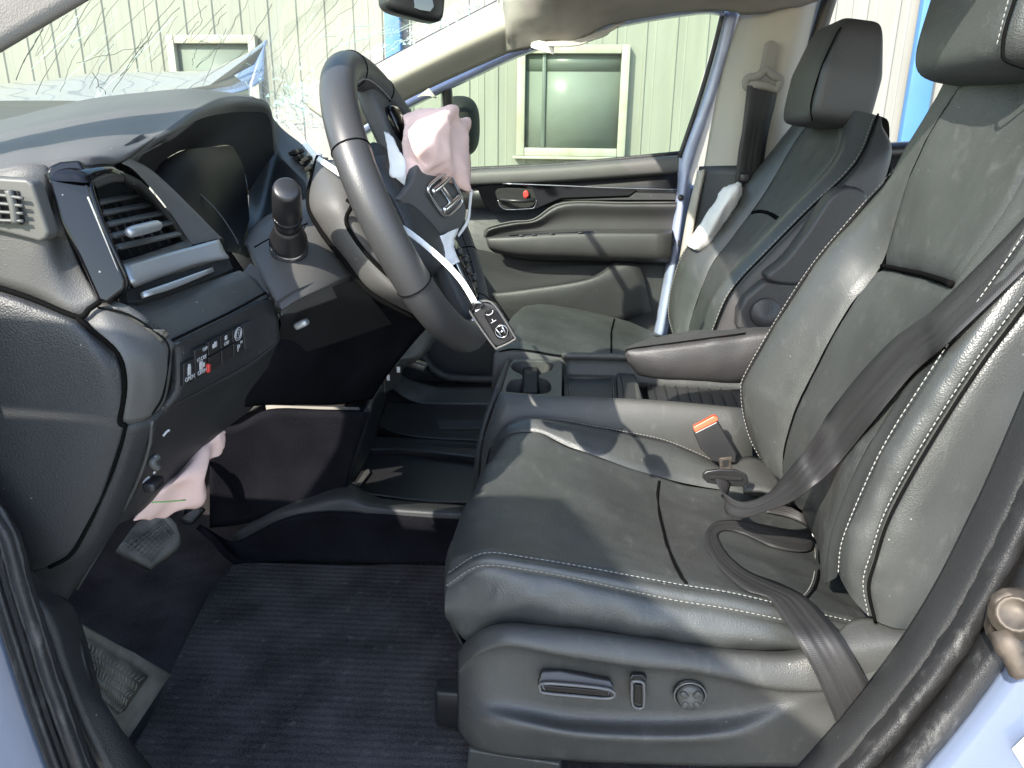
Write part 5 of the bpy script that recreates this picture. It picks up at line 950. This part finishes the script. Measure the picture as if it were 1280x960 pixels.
# light trim behind the buckle
patch('buckle_cover', [[(912, 580, 1.10), (935, 570, 1.12), (960, 575, 1.12)], [(925, 596, 1.04), (945, 590, 1.05), (975, 600, 1.06)], [(930, 612, 1.0), (955, 612, 1.0), (990, 622, 1.0)]], TRIM, ds, (4, 4), thick=.006)

# ================================================================== centre console
cn = thing('center_console', 'grey centre console between the seats with two cup holders and an open tray', 'console', (.1, 1.3, FZ))
def holed(name, outer, hole, m, par, depth, wall):
    bm = bmesh.new(); es = []
    def loop(P):
        v = [bm.verts.new(q) for q in P]; e = [bm.edges.new((v[i], v[(i+1) % len(v)])) for i in range(len(v))]; return v, e
    vo, eo = loop(outer); vh, eh = loop(hole); bmesh.ops.triangle_fill(bm, edges=eo+eh, use_beauty=True, normal=Vector((0, 0, 1)))
    for f in bm.faces:
        if f.normal.z < 0: f.normal_flip()
    for vs_, dz, dd in ((vh, depth, 1), (vo, wall, -1)):
        n = len(vs_); low = [bm.verts.new(v.co+Vector((0, 0, -dz))) for v in vs_]
        for i in range(n): bm.faces.new((vs_[i], vs_[(i+1) % n], low[(i+1) % n], low[i]))
        if dd == 1: bm.faces.new(low)
    bmesh.ops.recalc_face_normals(bm, faces=bm.faces[:])
    me = bpy.data.meshes.new(name); bm.to_mesh(me); bm.free(); o = link(name, me, m, par, False)
    b = o.modifiers.new('bevel', 'BEVEL'); b.width = .004; b.segments = 3; b.limit_method = 'ANGLE'; b.angle_limit = R(40); return o
CT = .703
def top(l, z=CT): return [pz(u, v, z) for u, v in l]
ho = top([(639, 457), (646, 452), (665, 451), (687, 452), (692, 457), (688, 463), (676, 467), (674, 471), (684, 475), (689, 483), (684, 491), (660, 492.5), (636, 491), (633, 484), (639, 475), (652, 472.5), (652, 468), (642, 463)])
holed('cup_holder', top([(626, 488), (637, 455), (642, 449), (700, 449), (703, 452), (702, 496), (660, 496), (630, 494)]), [Vector(x) for x in crv(ho, 3, True)], TRIM, cn, .075, .10)
slab('cup_shade_plate', top([(641, 456), (688, 455), (688, 489), (637, 489)], .668), BLACK, cn, .01, 0)  # black plate laid in the recess to darken it in place of shade
dv_ = top([(655, 455), (672, 455), (672, 490), (654, 490)], .690); slab('cup_divider', dv_, BLACK, cn, .03, .002)
patch('near_wall', [[(626, 489, 1.20), (700, 495, 1.195), (810, 499, 1.195), (935, 510, 1.195)], [(623, 494, 1.185), (700, 498.5, 1.18), (810, 503, 1.18), (935, 515, 1.18)], [(614, 520, 1.165), (700, 522, 1.165), (810, 530, 1.165), (940, 545, 1.165)], [(603, 560, 1.16), (700, 565, 1.16), (810, 575, 1.16), (940, 600, 1.16)], [(598, 640, 1.16), (700, 640, 1.16), (810, 640, 1.16), (940, 660, 1.16)]], TRIM, cn, sub=(5, 5), thick=.01)
patch('front_wall', [[(625, 490, 1.195), (632, 470, 1.30), (640, 450, 1.415)], [(612, 522, 1.18), (622, 495, 1.30), (633, 470, 1.425)], [(602, 565, 1.17), (612, 545, 1.30), (625, 520, 1.425)], [(596, 640, 1.17), (606, 610, 1.30), (620, 570, 1.425)]], DASH_DK, cn, sub=(5, 4), thick=.01)
patch('far_wall', [top([(702, 449), (760, 450), (830, 453), (960, 460)], .705), top([(703, 450), (760, 451), (830, 454), (960, 461)], .70), [q+Vector((0, -.01, -.05)) for q in top([(704, 450), (760, 451), (830, 454), (960, 461)], .70)]], TRIM, cn, sub=(4, 5), thick=.012)
slab('tray_floor', top([(704, 467), (770, 467), (772, 501), (705, 500)], .672), TRIM, cn, .01, .002)
slab('tray_liner', top([(713, 474), (765, 474), (766, 497), (713, 496)], .6745), DASH_DK, cn, .002, .001)
for l in ([(712, 473), (766, 473)], [(766, 473), (768, 499)], [(712, 473), (712, 498)]): tube('tray_rib', top(l, .675), .0022, TRIM, cn, 6)
slab('tray_bridge', top([(771, 466), (794, 467), (806, 503), (773, 502)], .686), DASH_DK, cn, .02, .003)
slab('tray_gap', top([(775, 470), (777, 470), (782, 501), (780, 501)], .6875), BLACK, cn, .002, 0)
slab('slide_tab', top([(793, 479), (798, 479), (803, 502), (796, 502)], .6895), TRIM, cn, .006, .002)
slab('storage_floor', top([(806, 462), (960, 470), (960, 518), (812, 503)], .655), DASH_DK, cn, .01, .002)
for k in range(9): a, b = top([(812+k*14, 466+k*.9), (822+k*14.5, 504+k*1.3)], .657); tube('storage_rib', [a, b], .0012, SATIN, cn, 4)
box('console_core', (.12, 1.31, .56), (.48, .20, .16), BLACK, cn, .01)

# ================================================================== footwell, dash centre side and floor between the seats
cs = thing('footwell_side_panel', 'dark carpeted side panel under the dash beside the pedals with a pale gap above', 'side panel', (-.4, 1.1, FZ))
patch('panel', [[(262, 540, 1.05), (300, 534, 1.07), (335, 515, 1.09), (400, 516, 1.10), (462, 517, 1.11)], [(262, 580, 1.07), (300, 570, 1.08), (350, 555, 1.10), (410, 555, 1.115), (446, 560, 1.12)], [(262, 620, 1.09), (300, 612, 1.10), (350, 600, 1.10), (400, 600, 1.115), (434, 603, 1.12)], [(262, 660, 1.10), (305, 655, 1.10), (345, 640, 1.10), (390, 630, 1.11), (434, 622, 1.12)]], PANELC, cs, (5, 6), thick=.01)
patch('pale_gap', [[(332, 507, 1.13), (448, 510, 1.14)], [(334, 520, 1.13), (452, 521, 1.14)]], LINER, cs, (1, 3), thick=.004)
patch('end_face', [[(463, 514, 1.115), (472, 490, 1.25), (492, 470, 1.40)], [(450, 560, 1.125), (464, 535, 1.25), (480, 505, 1.40)], [(435, 604, 1.13), (452, 585, 1.22), (470, 545, 1.40)]], SATIN, cs, (4, 4), thick=.01)
patch('floor_edge_trim', [[(290, 668, 1.10), (345, 634, 1.105), (390, 617, 1.12), (434, 602, 1.14), (475, 622, 1.16), (590, 632, 1.16)], [(292, 672, 1.094), (346, 644, 1.09), (390, 630, 1.09), (436, 622, 1.09), (475, 632, 1.095), (588, 640, 1.095)], [(296, 678, 1.09), (350, 650, 1.085), (392, 640, 1.08), (440, 640, 1.08), (480, 645, 1.085), (586, 650, 1.085)]], DASH_DK, cs, (5, 6), thick=.008)
patch('tunnel_carpet', [[(250, 655, 1.06), (296, 677, 1.088), (350, 650, 1.086), (392, 640, 1.082), (440, 641, 1.082), (590, 651, 1.087)], [(270, 672, 1.05), (300, 690, 1.08), (350, 680, 1.085), (392, 675, 1.082), (440, 675, 1.082), (590, 680, 1.087)], [(285, 690, 1.04), (305, 702, 1.06), (350, 703, 1.07), (392, 703, 1.07), (440, 703, 1.07), (590, 706, 1.07)]], PANELC, cs, (4, 6), thick=.01)
patch('dash_centre_end', [[(481, 455, 1.12), (508, 433, 1.16), (526, 416, 1.18), (543, 400, 1.20)], [(500, 450, 1.14), (523, 446, 1.17), (533, 434, 1.19), (543, 418, 1.21)], [(490, 466, 1.2), (515, 455, 1.22), (535, 440, 1.24), (548, 420, 1.26)]], TRIM, cs, (4, 5), thick=.01)
slab('socket_plate', [(479, 458, 1.15), (506, 450, 1.18), (500, 482, 1.18), (481, 492, 1.15)], SATIN, cs, .01, .002)
for (u, v) in ((485, 472), (498, 462)): box('printed_mark', p(u, v, 1.155 if u < 490 else 1.165), (.006, .002, .010), INK, cs, .0005)
box('loose_connector', p(518, 455, 1.25), (.045, .02, .015), SATIN, cs, .003, Matrix.Rotation(.3, 3, 'Y')); box('connector_tab', p(515, 450, 1.24), (.02, .012, .006), WHITEP, cs, .001, Matrix.Rotation(-.2, 3, 'Y'))
ft = thing('floor_tray', 'black plastic tray on the floor between the front seats with a dusty lid', 'floor tray', (-.2, 1.4, FZ))
slab('tray_lid', top([(440, 606), (466, 562), (500, 558), (602, 571), (600, 630), (468, 619)], .462), SATIN, ft, .02, .004)
tube('lid_edge', top([(466, 618), (530, 626), (592, 628)], .466), .002, DASH, ft, 6)
slab('lid_handle', top([(445, 604), (456, 588), (461, 585), (463, 590), (450, 607)], .468), TRIM, ft, .005, .002)
slab('rear_ledge', top([(462, 561), (470, 545), (530, 548), (606, 554), (604, 572), (500, 560)], .478), SATIN, ft, .02, .004)
slab('ledge_groove', top([(518, 552), (600, 556), (600, 560), (520, 555)], .4795), BLACK, ft, .003, .001)
slab('far_tray', top([(474, 532), (484, 503), (614, 506), (612, 556), (530, 548), (492, 542)], .470), SATIN, ft, .02, .004)
tube('far_tray_rim', top([(476, 532), (492, 540), (530, 547), (608, 551)], .474), .003, DASH_DK, ft, 6)
slab('tray_pad', top([(546, 524), (612, 525), (610, 536), (548, 535)], .4725), DASH_DK, ft, .003, .001)
patch('far_sill_trim', [[(492, 462, 1.88), (512, 474, 1.92), (540, 482, 1.94), (560, 484, 1.95), (640, 484, 1.95)], [(494, 472, 1.86), (512, 486, 1.88), (536, 494, 1.90), (560, 496, 1.90), (640, 496, 1.90)], [(488, 484, 1.85), (506, 498, 1.86), (530, 504, 1.86), (560, 505, 1.86), (640, 505, 1.86)]], TRIM, car, (4, 5), thick=.01)
tube('far_door_seal', [(520, 418, 2.02), (526, 440, 2.02), (545, 465, 2.0), (575, 474, 2.0), (660, 475, 2.0)], .014, SEALR, car, 8)
# mat, foot rest, pedals
fm = thing('floor_mat', 'ribbed black carpet mat covering the driver footwell floor', 'floor mat', (-.3, .85, FZ))
mo = [Vector(x) for x in crv(top([(306, 703), (440, 706), (590, 708), (640, 800), (660, 1010), (330, 1060), (150, 1000), (190, 890), (222, 820), (262, 740), (285, 715)], .436), 5, True)]
slab('mat', mo, MAT_F, fm, .01, .003, 0, (0, 0, -1), 2)
fr_ = thing('foot_rest', 'dusty black foot rest with herringbone tread beside the door sill', 'foot rest', p(140, 850, .66))
qa, qb, qc, qd = p(86, 768, .60), p(217, 842, .735), p(152, 938, .655), p(118, 906, .60)
slab('mount', [qa, p(163, 814, .69), qb, qc, p(140, 925, .63), qd], RUBBER, fr_, .03, .004)
patch('pad', [[(89, 786, .592), (186, 845, .688)], [(120, 896, .599), (138, 915, .634)]], RUBBER, fr_, (4, 4), thick=.02)
VS = []; c4 = [Vector((92, 790, .589)), Vector((182, 846, .683)), Vector((137, 911, .630)), Vector((121, 892, .595))]
def fq(f, g_): q = c4[0].lerp(c4[1], f).lerp(c4[3].lerp(c4[2], f), g_); return p(q.x, q.y, q.z)
for j in range(7):
    for i in range(18):
        f0_, f1_ = (i+.15)/18, (i+.75)/18; g0, g1 = (j+.12)/7, (j+.88)/7
        VS.append([fq(f0_, g0), fq(f1_, g1)] if j % 2 else [fq(f1_, g0), fq(f0_, g1)])
o = tubes('tread', VS, .0013, RUBBER, fr_, 4, 1, False); o['kind'] = 'stuff'
bp = thing('brake_pedal', 'worn brake pedal with diamond tread under the pink knee airbag', 'pedal', p(185, 680, .9))
pdm = patch('pad', [[(150, 681, .868), (168, 696, .865), (188, 709, .862)], [(172, 653, .932), (196, 664, .918), (222, 675, .905)], [(196, 641, .945), (210, 645, .942), (221, 655, .934)]], RUBBER, bp, (5, 5), thick=.014)
PB_ = bvh(pdm); L = []
for k in range(1, 8): f = k/8; L.append([on(PB_, 152+68*t_+(1-t_)*f*34, 682-37*t_+f*(26-4*t_), .0008, .9) for t_ in (.04, .3, .6, .93)] if False else [on(PB_, *(Vector((150, 681)).lerp(Vector((206, 643)), t_).lerp(Vector((188, 709)).lerp(Vector((221, 664)), t_), f)), .0010, .9) for t_ in (.05, .35, .65, .93)])
for k in range(1, 10): f = k/10; L.append([on(PB_, *(Vector((150, 681)).lerp(Vector((206, 643)), f).lerp(Vector((188, 709)).lerp(Vector((221, 664)), f), t_)), .0010, .9) for t_ in (.05, .5, .95)])
o = tubes('tread', L, .0013, RUBBER, bp, 4, 1, False); o['kind'] = 'stuff'
tube('pedal_arm', [p(200, 655, .96), p(215, 620, 1.0), p(225, 570, 1.02)], .008, SATIN, bp, 8)
ap = thing('accelerator_pedal', 'small black accelerator pedal right of the brake pedal', 'pedal', p(240, 645, 1.0))
slab('pad', [(222, 648, .99), (248, 632, 1.0), (255, 637, 1.0), (238, 656, .985), (228, 655, .985)], SATIN, ap, .012, .003)
slab('pad_face', [(228, 649, .985), (246, 636, .994), (251, 639, .994), (237, 653, .981)], DASH_DK, ap, .003, .001)
tube('pedal_arm', [p(235, 645, 1.01), p(238, 610, 1.03), p(240, 570, 1.04)], .007, SATIN, ap, 8)
ka = thing('knee_airbag', 'deflated pink knee airbag hanging below the dash above the pedals', 'airbag', p(230, 590, .75))
patch('cloth', [[(165, 650, .64), (184, 622, .66), (198, 602, .68), (230, 572, .72), (262, 546, .75), (280, 534, .77)], [(180, 646, .66), (202, 628, .67), (220, 602, .68), (243, 578, .71), (265, 556, .745), (283, 540, .765)], [(202, 646, .69), (222, 632, .695), (238, 610, .70), (255, 588, .72), (270, 566, .75), (284, 545, .77)], [(226, 641, .72), (246, 634, .725), (257, 618, .73), (266, 582, .745), (274, 568, .76), (272, 556, .775)]], PINK, ka, (8, 8), thick=.002, disp=lambda q, a, b: .007*(.4-abs(noise.noise(Vector(q)*22))*2)+.0025*math.sin(10*b+5*a))
tube('green_thread', [(190, 628, .655), (210, 627, .665), (232, 625, .69)], .0008, GREENP, ka, 4)
